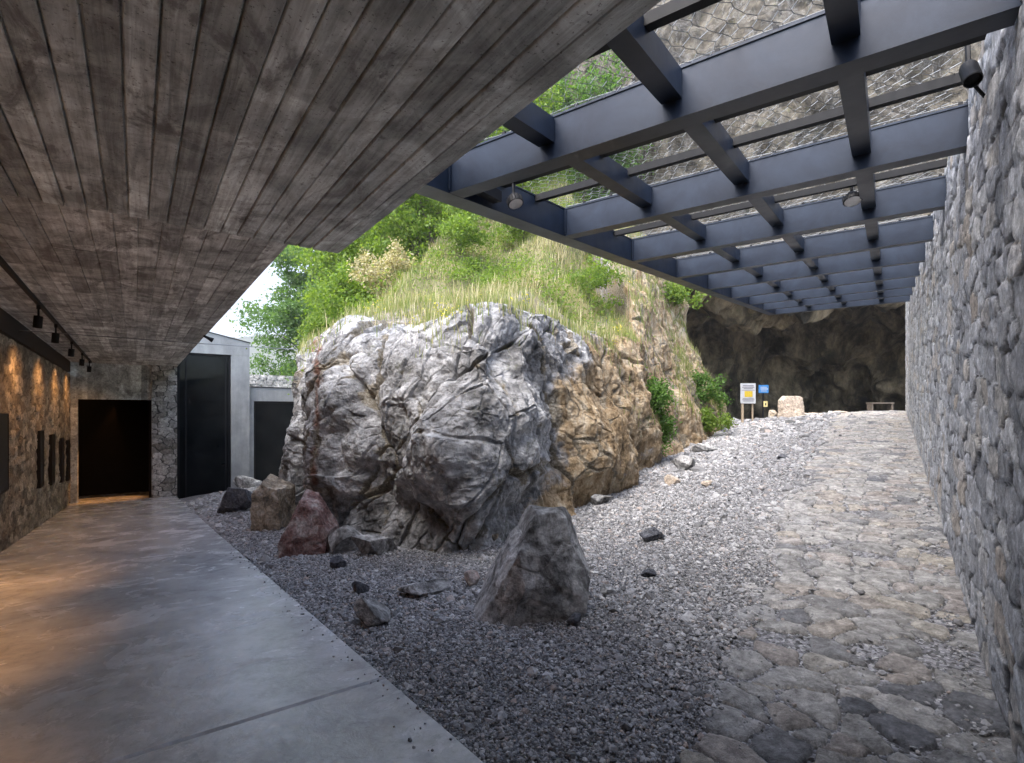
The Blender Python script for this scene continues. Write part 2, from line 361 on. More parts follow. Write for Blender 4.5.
# outcrop footprint on the ground
BASE_PX = [(295, 505), (312, 522), (345, 541), (430, 551), (480, 549), (520, 535), (560, 517), (600, 494), (650, 465), (690, 447), (722, 430)]
foot = [on_ground(*b)[:2] for b in BASE_PX]
foot = [(-5.6, 19.), (-5.3, 14.5)] + [tuple(f) for f in foot] + [(7.0, 18.6), (7.6, 21.5)]
foot = np.array(foot)
def inside_foot(X, Y, shrink=0.):
    poly = np.vstack([foot, [(7, 30), (-6, 30)]]); r = np.zeros(X.shape, bool); n = len(poly)
    for i in range(n):
        x1, y1 = poly[i]; x2, y2 = poly[(i+1) % n]
        c = ((y1 > Y) != (y2 > Y)) & (X < (x2-x1)*(Y-y1)/(y2-y1+1e-12)+x1); r ^= c
    return r
def pathleft(s): return -.72-.045*np.clip(s-2, 0, 20)+.12*fbm(s*1.3, 0, 0, 2, 3)
VV, FF, off = [], [], 0
for (y0, y1, dens, sz) in ((1.3, 3.6, 8500, .0072), (3.6, 5.5, 5500, .0092), (5.5, 8, 3000, .0125), (8, 13, 1300, .019), (13, 21, 520, .029)):
    x0, x1 = -9., 12.
    n = int((x1-x0)*(y1-y0)*dens)
    x = rng.uniform(x0, x1, n); y = rng.uniform(y0, y1, n)
    d = .8127*x+.5827*y; p = .812*x-.5835*y; s = .5835*x+.812*y; px = 512+525*x/y
    ok = (d > EDGE+.012) & (p < .36) & (px > 150) & (px < 1060) & ~inside_foot(x, y)
    pl = pathleft(s)
    onp = p > pl+.05
    ok &= ~onp | (rng.uniform(size=n) < (.02+.3*sstep(.2, .36, p))*(s < 8)+.01)
    x, y = x[ok], y[ok]
    size = sz*np.exp(rng.normal(0, .45, len(x)))*(1+.25*fbm(x*.7, y*.7, 0, 3, 333))
    z = ground(x, y)+size*.1
    big = rng.uniform(size=len(x)) < .008; size[big] *= 2.4
    v, f = pebbles(np.stack([x, y, z], -1), size); VV.append(v); FF.append(f+off); off += len(v)
n = 260; t = rng.uniform(1.8, 16, n); d = EDGE-np.abs(rng.normal(0, .09, n))-.012
v, f = pebbles(np.stack([*WF(t, d, zwalk(t)+.003).T], -1), .0065*np.exp(rng.normal(0, .4, n))); VV.append(v); FF.append(f+off); off += len(v)
props(mk('gravel', np.concatenate(VV), np.concatenate(FF), M_grav), kind='stuff', label='loose grey crushed gravel between the walkway and the paved path')

# stone path: raised irregular flagstones in one sheet
ss = np.concatenate([np.arange(.9, 6, .013), np.arange(6, 12, .026), np.arange(12, 20.5, .05)]); pp = np.arange(-2.1, .42, .014)
s_, p_ = np.meshgrid(ss, pp, indexing='ij')
wa = s_+.05*fbm(s_*3, p_*3, 0, 3, 21); wb = p_+.05*fbm(s_*3, p_*3, 9, 3, 22)
ci, ce, oa, ob = cells2(wa, wb, .19, .225, 31, 2.2, 1.1)
q = np.floor(ci*4096); z0 = np.zeros(q.shape)
crown = sstep(.03, .11, ce)*.97+.03*sstep(0, .5, ce)
ctr = p_-ob*.225
present = (ctr > pathleft(s_-oa*.19)) & (hsh(q, z0, z0, 77) > .02+.2*sstep(.05, .35, ctr)*(s_ < 7)+.12*(s_ < 2.6))
xyz = PF(s_, p_, 0)
g = ground(xyz[..., 0], xyz[..., 1]); ff_, _, _ = facet(s_, p_, 0*s_, .12, 44, 1.2, -1)
tilt = (hsh(q, z0+1, z0, 78)-.5)*.035*oa+(hsh(q, z0+2, z0, 79)-.5)*.045*ob
h = -.028+present*crown*(.032+.008*hsh(q, z0+3, z0, 80)+tilt*.4)+(.006*fbm(s_*9, p_*9, 0, 5, 41, .65)+.008*ff_)*present
xyz[..., 2] = g+h
props(mk('stone_path', xyz.reshape(-1, 3), grid_faces(*s_.shape, flip=True), M_path, attrs={'rnd': ci, 'edge': np.where(present, ce, 0)}, smooth=True), kind='structure')

# ------------------------------------------------------------------ stone facings
def boxmesh(pts):  # 8 corners: bottom 4 (ccw), top 4
    return np.array(pts), np.array([(3, 2, 1, 0), (4, 5, 6, 7), (0, 1, 5, 4), (1, 2, 6, 5), (2, 3, 7, 6), (3, 0, 4, 7)])
def wbox(frame, a0, a1, b0, b1, z0, z1, z0b=None, z1b=None):
    """box in a frame; z at a0 end, z..b at a1 end"""
    z0b = z0 if z0b is None else z0b; z1b = z1 if z1b is None else z1b
    P = [frame(a0, b0, z0), frame(a0, b1, z0), frame(a1, b1, z0b), frame(a1, b0, z0b), frame(a0, b0, z1), frame(a0, b1, z1), frame(a1, b1, z1b), frame(a1, b0, z1b)]
    return boxmesh(P)
def join(parts):
    V, F, o = [], [], 0
    for v, f in parts: V.append(np.asarray(v, float)); F.append(np.asarray(f)+o); o += len(v)
    ks = sorted(set(f.shape[1] for f in F))
    return np.concatenate(V), [np.concatenate([f for f in F if f.shape[1] == k]) for k in ks]
def facing(frame_fn, A, B, ca, cb, seed, depth=.045, relief=.03, pw=3., rough=.012, jit=.85):
    """A along, B up (2D arrays); frame_fn(a,b,out) -> xyz. returns xyz, rnd, edge"""
    wa = A+.022*fbm(A*6, B*6, 0, 3, seed+1); wb = B+.018*fbm(A*6, B*6, 5, 3, seed+2)
    i, e, oa, ob = cells2(wa, wb, ca, cb, seed, pw, jit, True)
    q = np.floor(i*4096); z0 = np.zeros(q.shape)
    r = [hsh(q, z0+k, z0, seed+9) for k in range(4)]
    out = sstep(0, .09, e)*(depth*(.7+.3*r[0]) + (r[1]-.5)*relief + ((r[2]-.5)*oa+(r[3]-.5)*ob)*relief*1.3)
    f1, _, _ = facet(A, B, out*0, .11, seed+30, 1.3, -1); f2, _, _ = facet(A, B, out*0, .075, seed+31, 1.2)
    out = out + f1*rough + f2*rough*.5 + rough*.4*fbm(A*7, B*7, 0, 3, seed+5)
    return frame_fn(A, B, out), i, e
# right wall: rises with the path
WTOP = 1.70
aa = np.concatenate([np.arange(-.6, 2.5, .018), np.arange(2.5, 5, .018), np.arange(5, 9, .03), np.arange(9, 20.2, .06)])
bb = np.linspace(0, 1, 210)
A, Bn = np.meshgrid(aa, bb, indexing='ij')
zb = -1.75+.0853*A; zt = 1.66+.0853*A+.03*vnoise(A*4, 0, 0, 8); B = zb+(zt-zb)*Bn
xyz, rn, ed = facing(lambda a, b, o: PF(a, .42-o, b+.0853*a), A, B-.0853*A, .30, .15, 101, depth=.019, relief=.011, rough=.009, pw=4.)
n, mm = A.shape
ti = np.arange(n)*mm+mm-1
V = xyz.reshape(-1, 3); bk = PF(aa, .95, zt[:, 0]); bk2 = PF(aa, .95, zb[:, 0])
wall_r = empty('stone_wall', tuple(PF(0, .5, -1.6)), 'tall light grey rubble stone wall running beside the flagstone path', 'wall')
mk('wall_face', V, grid_faces(n, mm, flip=True), M_wallR, wall_r, {'rnd': rn, 'edge': ed}, True)
j = np.arange(n-1)
tv = np.concatenate([V[ti], bk, bk2, V[np.arange(n)*mm]])
tf = np.concatenate([np.stack([j, j+1, j+1+n, j+n], -1), np.stack([j+n, j+1+n, j+1+2*n, j+2*n], -1)])
ev = V[(n-1)*mm:(n)*mm]; k = len(tv); me_ = len(ev)
tv = np.concatenate([tv, ev, ev+(PF(0, .5, 0))]); jj = np.arange(me_-1)
tf = np.concatenate([tf, np.stack([k+jj, k+jj+1, k+me_+jj+1, k+me_+jj], -1)])
mk('wall_back', tv, tf, M_wallR, wall_r, {'rnd': np.full(len(tv), .4), 'edge': np.full(len(tv), .5)})

# left wall
aa = np.concatenate([np.arange(-3, 5, .1), np.arange(5, 12, .035), np.arange(12, TEND+.06, .05)]); bb = np.linspace(0, 1, 110)
A, Bn = np.meshgrid(aa, bb, indexing='ij'); zb = zwalk(A)-.1; zt = np.full(A.shape, 1.09); B = zb+(zt-zb)*Bn
xyz, rn, ed = facing(lambda a, b, o: WF(a, LW-.03+o, b), A, B+.0788*A*0, .3, .14, 201, depth=.025, relief=.025)
wall_l = empty('stone_wall', tuple(WF(8, LW-.2, -1.8)), 'brown rubble stone wall with warm lamp light along the left of the walkway', 'wall')
mk('wall_face', xyz.reshape(-1, 3), grid_faces(*A.shape), M_wallL, wall_l, {'rnd': rn, 'edge': ed}, True)
v, f = join([wbox(WF, -3, TEND+3, LW-.6, LW-.07, -3.2, 1.08)]); mk('wall_core', v, f, M_wallL, wall_l)
v, f = join([wbox(WF, -3, TEND, LW-.3, LW+.0, 1.13, CEIL+.1)]); mk('dark_band', v, f, M_black, wall_l)

# walkway slab
def slab():
    parts = []; joints = [-4, -.8, 2.57, 7.4, 12.1, 16.8, TEND+3.4]
    for a, b in zip(joints[:-1], joints[1:]):
        a += .006; b -= .006; be = .01
        P = []
        for z_in, dz in ((0, -.3), (0, -be), (be, 0)):
            P.append([WF(a+z_in, LW-.1+z_in, zwalk(a)+dz), WF(a+z_in, EDGE-z_in, zwalk(a)+dz), WF(b-z_in, EDGE-z_in, zwalk(b)+dz), WF(b-z_in, LW-.1+z_in, zwalk(b)+dz)])
        P = np.array(P).reshape(-1, 3)
        F = [(8, 9, 10, 11)]
        for k in (0, 4):
            for i in range(4): F.append((k+i, k+(i+1) % 4, k+4+(i+1) % 4, k+4+i))
        parts.append((P, np.array(F)))
    parts.append(wbox(WF, -4, TEND+3.4, LW, EDGE-.02, zwalk(-4)-.3, zwalk(-4)-.06, zwalk(TEND+3.4)-.3, zwalk(TEND+3.4)-.06))
    return join(parts)
v, f = slab(); props(mk('walkway', v, f, M_floor), kind='structure')

# ------------------------------------------------------------------ board marked concrete canopy
canopy = empty('concrete_canopy', tuple(WF(8, 0, CEIL)), 'board marked grey concrete roof slab hanging low over the walkway', 'roof')
def boards(t0, t1, d0, d1, zc, w, groove, jitter, cross, seed, gd=.02):
    V, F, R = [], [], []; off = 0; r = random.Random(seed)
    d = d1; base = np.array([[0, 0, 0]])
    while d > d0+.01:
        e0 = max(d-w, d0); t = t0-r.random()*2 if cross else t0
        wob = r.uniform(-.006, .006)
        while t < t1-.01:
            te = min(t1, t+(r.uniform(1.1, 2.6) if cross else 99)); ts = max(t, t0)
            if te > t0:
                z = zc+r.uniform(-jitter, jitter); tilt = r.uniform(-jitter, jitter)*.8; rn = r.random()
                a, b = ts+.0015, te-.0015; L, Rr = e0+groove/2, d-groove/2
                nseg = max(2, int((b-a)/.25)); tt = np.linspace(a, b, nseg)
                c = .004
                prof = [(L, z+gd), (L, z+c), (L+c, z), (Rr-c, z+tilt), (Rr, z+c+tilt), (Rr, z+gd)]
                P = np.stack([WF(tt, pd+.0012*np.sin(tt*3+rn*9), pz+.0015*np.sin(tt*2.2+rn*20)) for pd, pz in prof], 1)  # nseg,6,3
                V.append(P.reshape(-1, 3)); F.append(grid_faces(nseg, 6)+off)
                cap = [[off, off+1, off+4, off+5], [off+1, off+2, off+3, off+4]]; o2 = off+(nseg-1)*6
                cap += [[o2+5, o2+4, o2+1, o2], [o2+4, o2+3, o2+2, o2+1]]
                F.append(np.array(cap)); R.append(np.full(nseg*6, rn)); off += nseg*6
            t = te
        d -= w
    return np.concatenate(V), np.concatenate(F), np.concatenate(R)
TJ = 4.66
v, f, r = boards(-.6, TJ, LW-.1, 1.46, CEIL, .1155, .009, .004, False, 3, .03)
mk('near_soffit', v, f, M_soff, canopy, {'rnd': r})
v, f, r = boards(TJ+.0, TEND+.7, LW-.1, 1.065, CEIL+.03, .15, .003, .002, True, 5, .02)
mk('far_soffit', v, f, M_soff2, canopy, {'rnd': r})
v, f = join([wbox(WF, -.6, TJ, LW-.6, 1.452, CEIL+.022, CEIL+.5), wbox(WF, TJ, TEND+4, LW-.6, 1.06, CEIL+.048, CEIL+.46)])
mk('slab', v, f, M_soff, canopy, {'rnd': np.full(len(v), .5)})
v, f = join([wbox(WF, -.6, TJ-.002, 1.4425, 1.4595, CEIL+.005, CEIL+.5), ]); mk('edge_board', v, f, M_soff, canopy, {'rnd': np.full(len(v), .6)})

# ------------------------------------------------------------------ pergola
def zb_(s): return 1.316+.0853*s
BH, BW = .27, .15; S0, DS = 2.76, 1.63; NB = 9
GP = -2.53
perg = empty('steel_pergola', tuple(PF(2.2, GP, 1.4)), 'blue black steel beam pergola rising over the flagstone path and gravel', 'pergola')
def cbox(a0, a1, b0, b1, lo, hi):   # follows the pergola slope
    return wbox(PF, a0, a1, b0, b1, zb_(a0)+lo, zb_(a0)+hi, zb_(a1)+lo, zb_(a1)+hi)
def channel(a0, a1, b0, b1):   # beam with web box and thin proud flanges
    return join([cbox(a0+.008, a1-.008, b0, b1, .014, BH-.014), cbox(a0, a1, b0, b1, 0, .0135), cbox(a0, a1, b0, b1, BH-.0135, BH)])
SE = S0+(NB-1)*DS+BW
v, f = join([cbox(1.4, SE+.02, GP-.16, GP-.008, .012, BH-.012), cbox(1.4, SE+.02, GP-.17, GP, -.002, .0115), cbox(1.4, SE+.02, GP-.17, GP, BH-.0115, BH)]); mk('girder', v, f, M_steel, perg)
for i in range(NB):
    s = S0+i*DS
    v, f = channel(s, s+BW, GP-.004, .41); mk('cross_beam', v, f, M_steel, perg)
    # end weld plate
    v, f = cbox(s-.012, s-.0005, GP+.003, GP+.016, .02, BH-.02); mk('end_plate', v, f, M_steel, perg)
for i in range(-1, NB-1):
    a, b = S0+i*DS+BW, S0+(i+1)*DS
    for p in (-.157, -.94, -1.72):
            v, f = cbox(a if i >= 0 else max(a, S0-1.3), b, p-.055, p+.055, .10, BH-.02); mk('strut', v, f, M_steel, perg)
    for q in (1/3., 2/3.):
        c = a+(b-a)*q
        p0 = GP
        if i < 0:  # these stop at the canopy edge
            if q < .5: continue
            p0 = -1.6
        v, f = cbox(c-.03, c+.03, p0, .38, BH-.06, BH-.005); mk('purlin', v, f, M_black, perg)
# wire netting on top
def netting():
    c = .075; rows = []
    V, F, off = [], [], 0
    segs = []
    p0, p1, s0, s1 = GP, .42, S0-.9, SE
    cw, ch = .085, .075
    ni, nj = int((p1-p0)/cw), int((s1-s0)/ch)
    I, J = np.meshgrid(np.arange(ni), np.arange(nj), indexing='ij')
    def node(I, J, k):   # hexagonal chicken wire
        p = p0+(I+(J % 2)*.5)*cw; s = s0+(J+(.35 if k else 0))*ch
        jx = (hsh(I, J, I*0+k, 5)-.5)*.018; jy = (hsh(I, J, I*0+k, 6)-.5)*.018
        z = zb_(s)+BH+.02+.03*vnoise(p*2.2, s*2.2, 0, 4)+.012*vnoise(p*9, s*9, 0, 3)
        return PF(s+jx, p+jy, z)
    a = node(I, J, 0); b = node(I, J, 1); segs.append((a, b))
    c0 = node(I, J+1, 0); segs.append((b, c0))
    c1 = node(np.where(J % 2 == 0, I-1, I+1), J+1, 0); segs.append((b, c1))
    A = np.concatenate([x.reshape(-1, 3) for x, _ in segs]); B = np.concatenate([y.reshape(-1, 3) for _, y in segs])
    # clip to outside the canopy
    dd = .8127*A[:, 0]+.5827*A[:, 1]; keep = dd > 1.47; A, B = A[keep], B[keep]
    return tubes(A, B, .0018)
def tubes(A, B, r, n=3, r2=None):
    D = B-A; L = np.linalg.norm(D, axis=1, keepdims=True)+1e-9; D = D/L
    up = np.where(np.abs(D[:, 2:3]) > .9, [[1., 0, 0]], [[0, 0, 1.]]); U = np.cross(D, up); U /= np.linalg.norm(U, axis=1, keepdims=True); W = np.cross(D, U)
    ang = np.arange(n)/n*2*np.pi
    r = np.broadcast_to(np.asarray(r, float), (len(A),)); r2 = r if r2 is None else np.broadcast_to(r2, (len(A),))
    ring = lambda P, rr: P[:, None]+(U[:, None]*np.cos(ang)[None, :, None]+W[:, None]*np.sin(ang)[None, :, None])*rr[:, None, None]
    V = np.concatenate([ring(A, r), ring(B, r2)], 1)   # m,2n,3
    k = np.arange(n); f = np.stack([k, (k+1) % n, n+(k+1) % n, n+k], -1)
    F = (f[None]+2*n*np.arange(len(A))[:, None, None]).reshape(-1, 4)
    return V.reshape(-1, 3), F
v, f = netting(); o = mk('wire_netting', v, f, M_wire, perg)
# edge wires and bolts along the beam tops
V, F = [], []
for i in range(NB):
    s = S0+i*DS+.02; pp_ = np.linspace(GP, .4, 60)
    zz = zb_(s)+BH+.012+.012*np.abs(vnoise(pp_*3, i, 0, 9))
    P = PF(s+.01*vnoise(pp_*4, i, 3, 2), pp_, zz); v, f = tubes(P[:-1], P[1:], .0035, 4)
    mk('edge_wire', v, f, M_wire, perg)
for i in range(NB-4):
    s = S0+i*DS+.015
    for q in np.arange(GP+.2, .38, .27):
        v, f = wbox(PF, s-.008, s+.012, q-.012, q+.012, zb_(s)+BH-.002, zb_(s)+BH+.02); mk('clip', v, f, M_black, perg)

# ------------------------------------------------------------------ lathes and lamps
def lathe(P0, axis, prof, n=20):
    axis = np.array(axis, float); axis /= np.linalg.norm(axis); up = np.array([0, 0, 1.]) if abs(axis[2]) < .9 else np.array([1., 0, 0])
    U = np.cross(axis, up); U /= np.linalg.norm(U); W = np.cross(axis, U); a = np.arange(n)/n*2*np.pi
    R = np.stack([np.array(P0)+axis*h+r*(np.cos(a)[:, None]*U+np.sin(a)[:, None]*W) for r, h in prof])
    V = R.reshape(-1, 3); F = []
    for i in range(len(prof)-1):
        for k in range(n): F.append((i*n+k, i*n+(k+1) % n, (i+1)*n+(k+1) % n, (i+1)*n+k))
    return V, np.array(F)
# track and spotlights on the ceiling
td = -1.02
trk = empty('lighting_track', tuple(WF(5, td, CEIL)), 'thin black lighting track along the left of the concrete ceiling', 'lighting track')
v, f = wbox(WF, 1, TEND-.4, td-.018, td+.018, CEIL-.02, CEIL+.035); mk('rail', v, f, M_black, trk)
ordn = {9.08: 'black cylinder spotlight nearest the viewer on the ceiling track', 10.9: 'second black cylinder spotlight from the viewer on the ceiling track', 13.4: 'middle black spotlight of the five on the ceiling track', 15.9: 'fourth black spotlight from the viewer on the ceiling track', 18.3: 'farthest black spotlight on the track by the dark doorway'}
for t in (1.9, 4.3, 6.7, 9.08, 10.9, 13.4, 15.9, 18.3):
    P = WF(t, td, CEIL-.02); dirv = (WF(0, -.30, -1)+WF(.12, 0, 0)); dirv = dirv/np.linalg.norm(dirv)
    if t in ordn:
        e = empty('track_spotlight', tuple(P), ordn[t], 'spotlight', 'spotlights on the ceiling track')
        v, f = lathe(P, (0, 0, -1), [(0, 0), (.022, 0), (.022, .05), (.012, .055), (.012, .15), (0, .15)], 10); mk('stem', v, f, M_black, e)
        c = P+np.array([0, 0, -.14])
        v, f = lathe(c, dirv*.3+np.array([0, 0, -.9]), [(0, 0), (.045, 0), (.048, .01), (.048, .15), (.042, .155), (.038, .12), (0, .12)], 20); mk('lamp_body', v, f, M_black, e)
    L = bpy.data.lights.new('track_spot', 'SPOT'); L.energy = 12 if t > 8 else 60; L.color = (1, .47, .17); L.spot_size = math.radians(150 if t > 8 else 80); L.spot_blend = 1.; L.shadow_soft_size = .07
    lo = bpy.data.objects.new('track_lamp_light', L); C.objects.link(lo); lo.location = P+np.array([0, 0, -.32])+dirv*.03
    lo.rotation_euler = Vector(-dirv).to_track_quat('Z', 'Y').to_euler()
# thin steel cable across the walkway
A0 = WF(8.08+.0, LW, 1.30); 
kk = np.linspace(0, 5.6, 30); P = np.stack([WF(11.35, LW+k, 1.30+.0*k) for k in kk])
P[:, 2] -= .02*np.sin(np.linspace(0, np.pi, 30))
v, f = tubes(P[:-1], P[1:], .007, 8)
props(mk('steel_cable', v, f, M_steel2), 'thin pale steel cable stretched level under the concrete ceiling towards the rock', 'cable')

# flood lamps on the pergola
def floodlamp(P, face, label, r=.07):
    e = empty('floodlight', tuple(P), label, 'floodlight', 'lamps fixed to the pergola')
    v, f = lathe(P, face, [(0, -.06), (r*.6, -.055), (r*.95, -.02), (r, 0), (r, .025), (r*.93, .03)], 24)
    fins = [(v, f)]
    for k in range(16):
        a = k/16*2*math.pi
        ax = np.array(face, float); ax /= np.linalg.norm(ax); up = np.array([0, 0, 1.]) if abs(ax[2]) < .9 else np.array([1., 0, 0]); U = np.cross(ax, up); U /= np.linalg.norm(U); W = np.cross(ax, U)
        o1 = P+(U*math.cos(a)+W*math.sin(a))*r*1.04; fins.append(tubes(np.array([o1-ax*.03]), np.array([o1+ax*.025]), .004, 4))
    v, f = join(fins); mk('housing', v, f, M_black, e)
    v, f = lathe(P, face, [(r*.93, .028), (r*.9, .022), (0, .022)], 24); mk('lens', v, f, M_lampgl, e)
    v, f = join([tubes(np.array([P-np.array(face)*.04]), np.array([P-np.array(face)*.05+np.array([0, 0, .12])]), .012, 6)]); mk('bracket', v, f, M_black, e)
    return e
fl1 = floodlamp(PF(S0+.62, GP+.13, zb_(S0+.6)+.06), np.array([.25, -.35, -.9]), 'round finned floodlight on the pergola girder beside the concrete roof', .06)
fl2 = floodlamp(PF(S0+2*DS-.42, -.27, zb_(S0+1.7*DS)+.12), np.array([-.1, -.35, -.9]), 'round finned floodlight under the beams nearer the stone wall', .07)
# driver box on girder near first lamp
v, f = wbox(PF, S0+.22, S0+.5, GP+.01, GP+.09, zb_(S0)+.08, zb_(S0)+.16); mk('driver_box', v, f, M_black, fl1)
# cylinder spotlight by the wall
P = PF(3.55, .33, 1.76)
e = empty('wall_spotlight', tuple(P), 'dark cylinder spotlight clamped where the pergola meets the stone wall', 'spotlight')
v, f = lathe(P, np.array([-.25, -.5, -.8]), [(0, -.02), (.036, -.015), (.04, .0), (.04, .12), (.036, .125), (.032, .10), (0, .10)], 24); mk('lamp_body', v, f, M_black, e)
v, f = join([tubes(np.array([P]), np.array([P+[.02, .03, .16]]), .012, 6), tubes(np.array([P+[0, .02, -.02]]), np.array([PF(3.7, .42, 1.64)]), .009, 6)]); mk('bracket', v, f, M_black, e)

# ------------------------------------------------------------------ far end of the walkway: pillar, entrance
ZB = float(zwalk(TEND))
pil = empty('stone_pillar', tuple(WF(TEND, .73, ZB)), 'narrow coursed grey stone pillar between the dark doorway and the tall window', 'pillar')
def pillar_face(fr, A0, A1, seed, parent, mat, z0=ZB-.1, z1=CEIL+.06, ca=.3, cb=.16, na=60, nb=220, flip=False):
    A, B = np.meshgrid(np.linspace(A0, A1, na), np.linspace(z0, z1, nb), indexing='ij')
    xyz, rn, ed = facing(fr, A, B, ca, cb, seed, .03, .02, 3.5, .008)
    return mk('stone_face', xyz.reshape(-1, 3), grid_faces(na, nb, flip), mat, parent, {'rnd': rn, 'edge': ed}, True)
M_pil = masonry('pillar_stone', [(0, (.16, .15, .13)), (.4, (.27, .26, .24)), (.7, (.38, .37, .35)), (1, (.46, .45, .43))], (.05, .05, .05))
pillar_face(lambda a, b, o: WF(TEND-o, a, b), .40, 1.05, 301, pil, M_pil, flip=True)
pillar_face(lambda a, b, o: WF(a, .40-o*0+.0, b), TEND, TEND+.6, 302, pil, M_pil)
pillar_face(lambda a, b, o: WF(a, 1.05, b), TEND, TEND+.6, 303, pil, M_pil, flip=True)
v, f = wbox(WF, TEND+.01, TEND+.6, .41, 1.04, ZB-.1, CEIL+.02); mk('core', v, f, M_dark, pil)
ent = empty('entrance', tuple(WF(TEND+.4, -.5, ZB)), 'dark open doorway at the far end of the walkway under a board marked lintel', 'doorway')
v, f, r = boards(0, 1, 0, 1, 0, .15, .003, .002, True, 1)
zl = 412-400; zl = 12*16/525.
A, B = np.meshgrid(np.linspace(LW-.1, .40, 120), np.linspace(.37, CEIL+.05, 8), indexing='ij')
i, e_, _, _ = cells2(A, B*0, .14, 9, 61, 2, .1)
P = WF(TEND+.25+.012*(i-.5), A, B)
mk('lintel', P.reshape(-1, 3), grid_faces(120, 8, True), M_soff, ent, {'rnd': i})
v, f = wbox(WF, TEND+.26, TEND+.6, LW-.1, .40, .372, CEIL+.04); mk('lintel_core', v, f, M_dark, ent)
v, f = wbox(WF, TEND+.24, TEND+.5, LW-.02, LW+.14, ZB-.05, .368); mk('jamb', v, f, M_soff2, ent, {'rnd': np.full(8, .6)})
v, f = wbox(WF, TEND+.24, TEND+.5, .34, .398, ZB-.05, .368); mk('jamb', v, f, M_black, ent)
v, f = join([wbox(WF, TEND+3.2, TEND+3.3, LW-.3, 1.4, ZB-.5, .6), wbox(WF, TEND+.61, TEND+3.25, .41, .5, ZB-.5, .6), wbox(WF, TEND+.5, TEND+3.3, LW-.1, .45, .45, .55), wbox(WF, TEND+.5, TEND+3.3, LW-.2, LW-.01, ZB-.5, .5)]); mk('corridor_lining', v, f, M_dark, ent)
L = bpy.data.lights.new('corridor_lamp', 'SPOT'); L.energy = 60; L.color = (1, .42, .12); L.spot_size = math.radians(55); L.spot_blend = .5; L.shadow_soft_size = .05
lo = bpy.data.objects.new('corridor_lamp_light', L); C.objects.link(lo); lo.location = WF(TEND+.75, -.55, .2); lo.rotation_euler = Vector((.1, .1, 1)).to_track_quat('Z', 'Y').to_euler()
# dark information panels on the left wall
pn = ['wide dark panel on the brown stone wall nearest the viewer', 'second dark narrow panel from the viewer on the brown stone wall', 'middle dark narrow panel on the brown stone wall', 'fourth dark narrow panel along the brown stone wall', 'last dark narrow panel on the brown stone wall before the doorway']
for (a, b), lb in zip(((9.0, 10.2), (13.3, 13.75), (15.0, 15.5), (16.9, 17.35), (18.4, 18.8)), pn):
    z = float(zwalk(a))+.78; e = empty('wall_panel', tuple(WF(a, LW, z)), lb, 'panel', 'dark panels on the left wall')
    v, f = wbox(WF, a, b, LW-.03, LW+.035, z, z+1.05); mk('board', v, f, M_black, e)
    fr = [wbox(WF, a-.02, a, LW-.02, LW+.042, z-.02, z+1.07), wbox(WF, b, b+.02, LW-.02, LW+.042, z-.02, z+1.07), wbox(WF, a, b, LW-.02, LW+.042, z+1.052, z+1.07), wbox(WF, a, b, LW-.02, LW+.042, z-.02, z-.002)]
    v, f = join(fr); mk('frame', v, f, M_black, e)

# ------------------------------------------------------------------ glazed pavilion
pv = empty('glazed_pavilion', tuple(WF(TEND, 2, ZB)), 'pale concrete pavilion with tall dark windows behind the boulders', 'building')
T0 = TEND+.05
def quadprism(d0, d1, zlo, zhi0, zhi1, a0, a1, zlo1=None):
    zlo1 = zlo if zlo1 is None else zlo1
    P = [WF(a0, d0, zlo), WF(a0, d1, zlo1), WF(a1, d1, zlo1), WF(a1, d0, zlo), WF(a0, d0, zhi0), WF(a0, d1, zhi1), WF(a1, d1, zhi1), WF(a1, d0, zhi0)]
    return boxmesh(P)
v, f = join([quadprism(1.06, 3.11, 1.88, 2.75, 2.31, T0, T0+.35), quadprism(2.56, 3.11, ZB-.5, 1.877, 1.877, T0, T0+.35),
             quadprism(3.113, 6.6, .37, .84, .80, T0+.12, T0+.45), quadprism(3.113, 3.26, ZB-.5, .368, .368, T0+.12, T0+.45), quadprism(1.06, 3.108, 1.9, 2.6, 2.25, T0+.36, T0+4), ])
mk('concrete_frame', v, f, M_pale, pv)
v, f = join([quadprism(2.9, 3.105, ZB-.5, 2.2, 2.2, T0+.36, T0+4)]); mk('side_wall', v, f, M_pale, pv)
v, f = join([quadprism(1.0, 3.14, 2.765, 2.79, 2.33, T0-.03, T0+4, 2.312)]); mk('roof_coping', v, f, M_black, pv)
v, f = join([quadprism(3.15, 6.6, .845, .868, .828, T0+.09, T0+3.5, .805)]); mk('low_roof_coping', v, f, M_black, pv)
for k, (a, b, z1, tt, mull) in enumerate(((1.07, 2.555, 1.875, T0, (1.30, 2.42)), (3.265, 6.6, .366, T0+.12, (3.34, 4.9)))):
    z0 = ZB-.12
    P = [wbox(WF, tt+.08, tt+.14, a, a+.06, z0, z1), wbox(WF, tt+.08, tt+.14, b-.06, b, z0, z1), wbox(WF, tt+.08, tt+.14, a+.06, b-.06, z1-.07, z1), wbox(WF, tt+.08, tt+.14, a+.06, b-.06, z0, z0+.06)]
    P += [wbox(WF, tt+.085, tt+.135, q-.02, q+.02, z0+.06, z1-.07) for q in mull if a+.1 < q < b-.1]
    v, f = join(P); w = mk('window', v, f, M_black, pv)
    v, f = wbox(WF, tt+.11, tt+.12, a+.03, b-.03, z0+.02, z1-.02); g = mk('pane', v, f, M_glass, pv); g.parent = w
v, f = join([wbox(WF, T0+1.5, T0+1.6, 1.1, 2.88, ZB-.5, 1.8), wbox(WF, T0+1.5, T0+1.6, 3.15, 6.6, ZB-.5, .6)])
mk('back_wall', v, f, M_dark, pv)
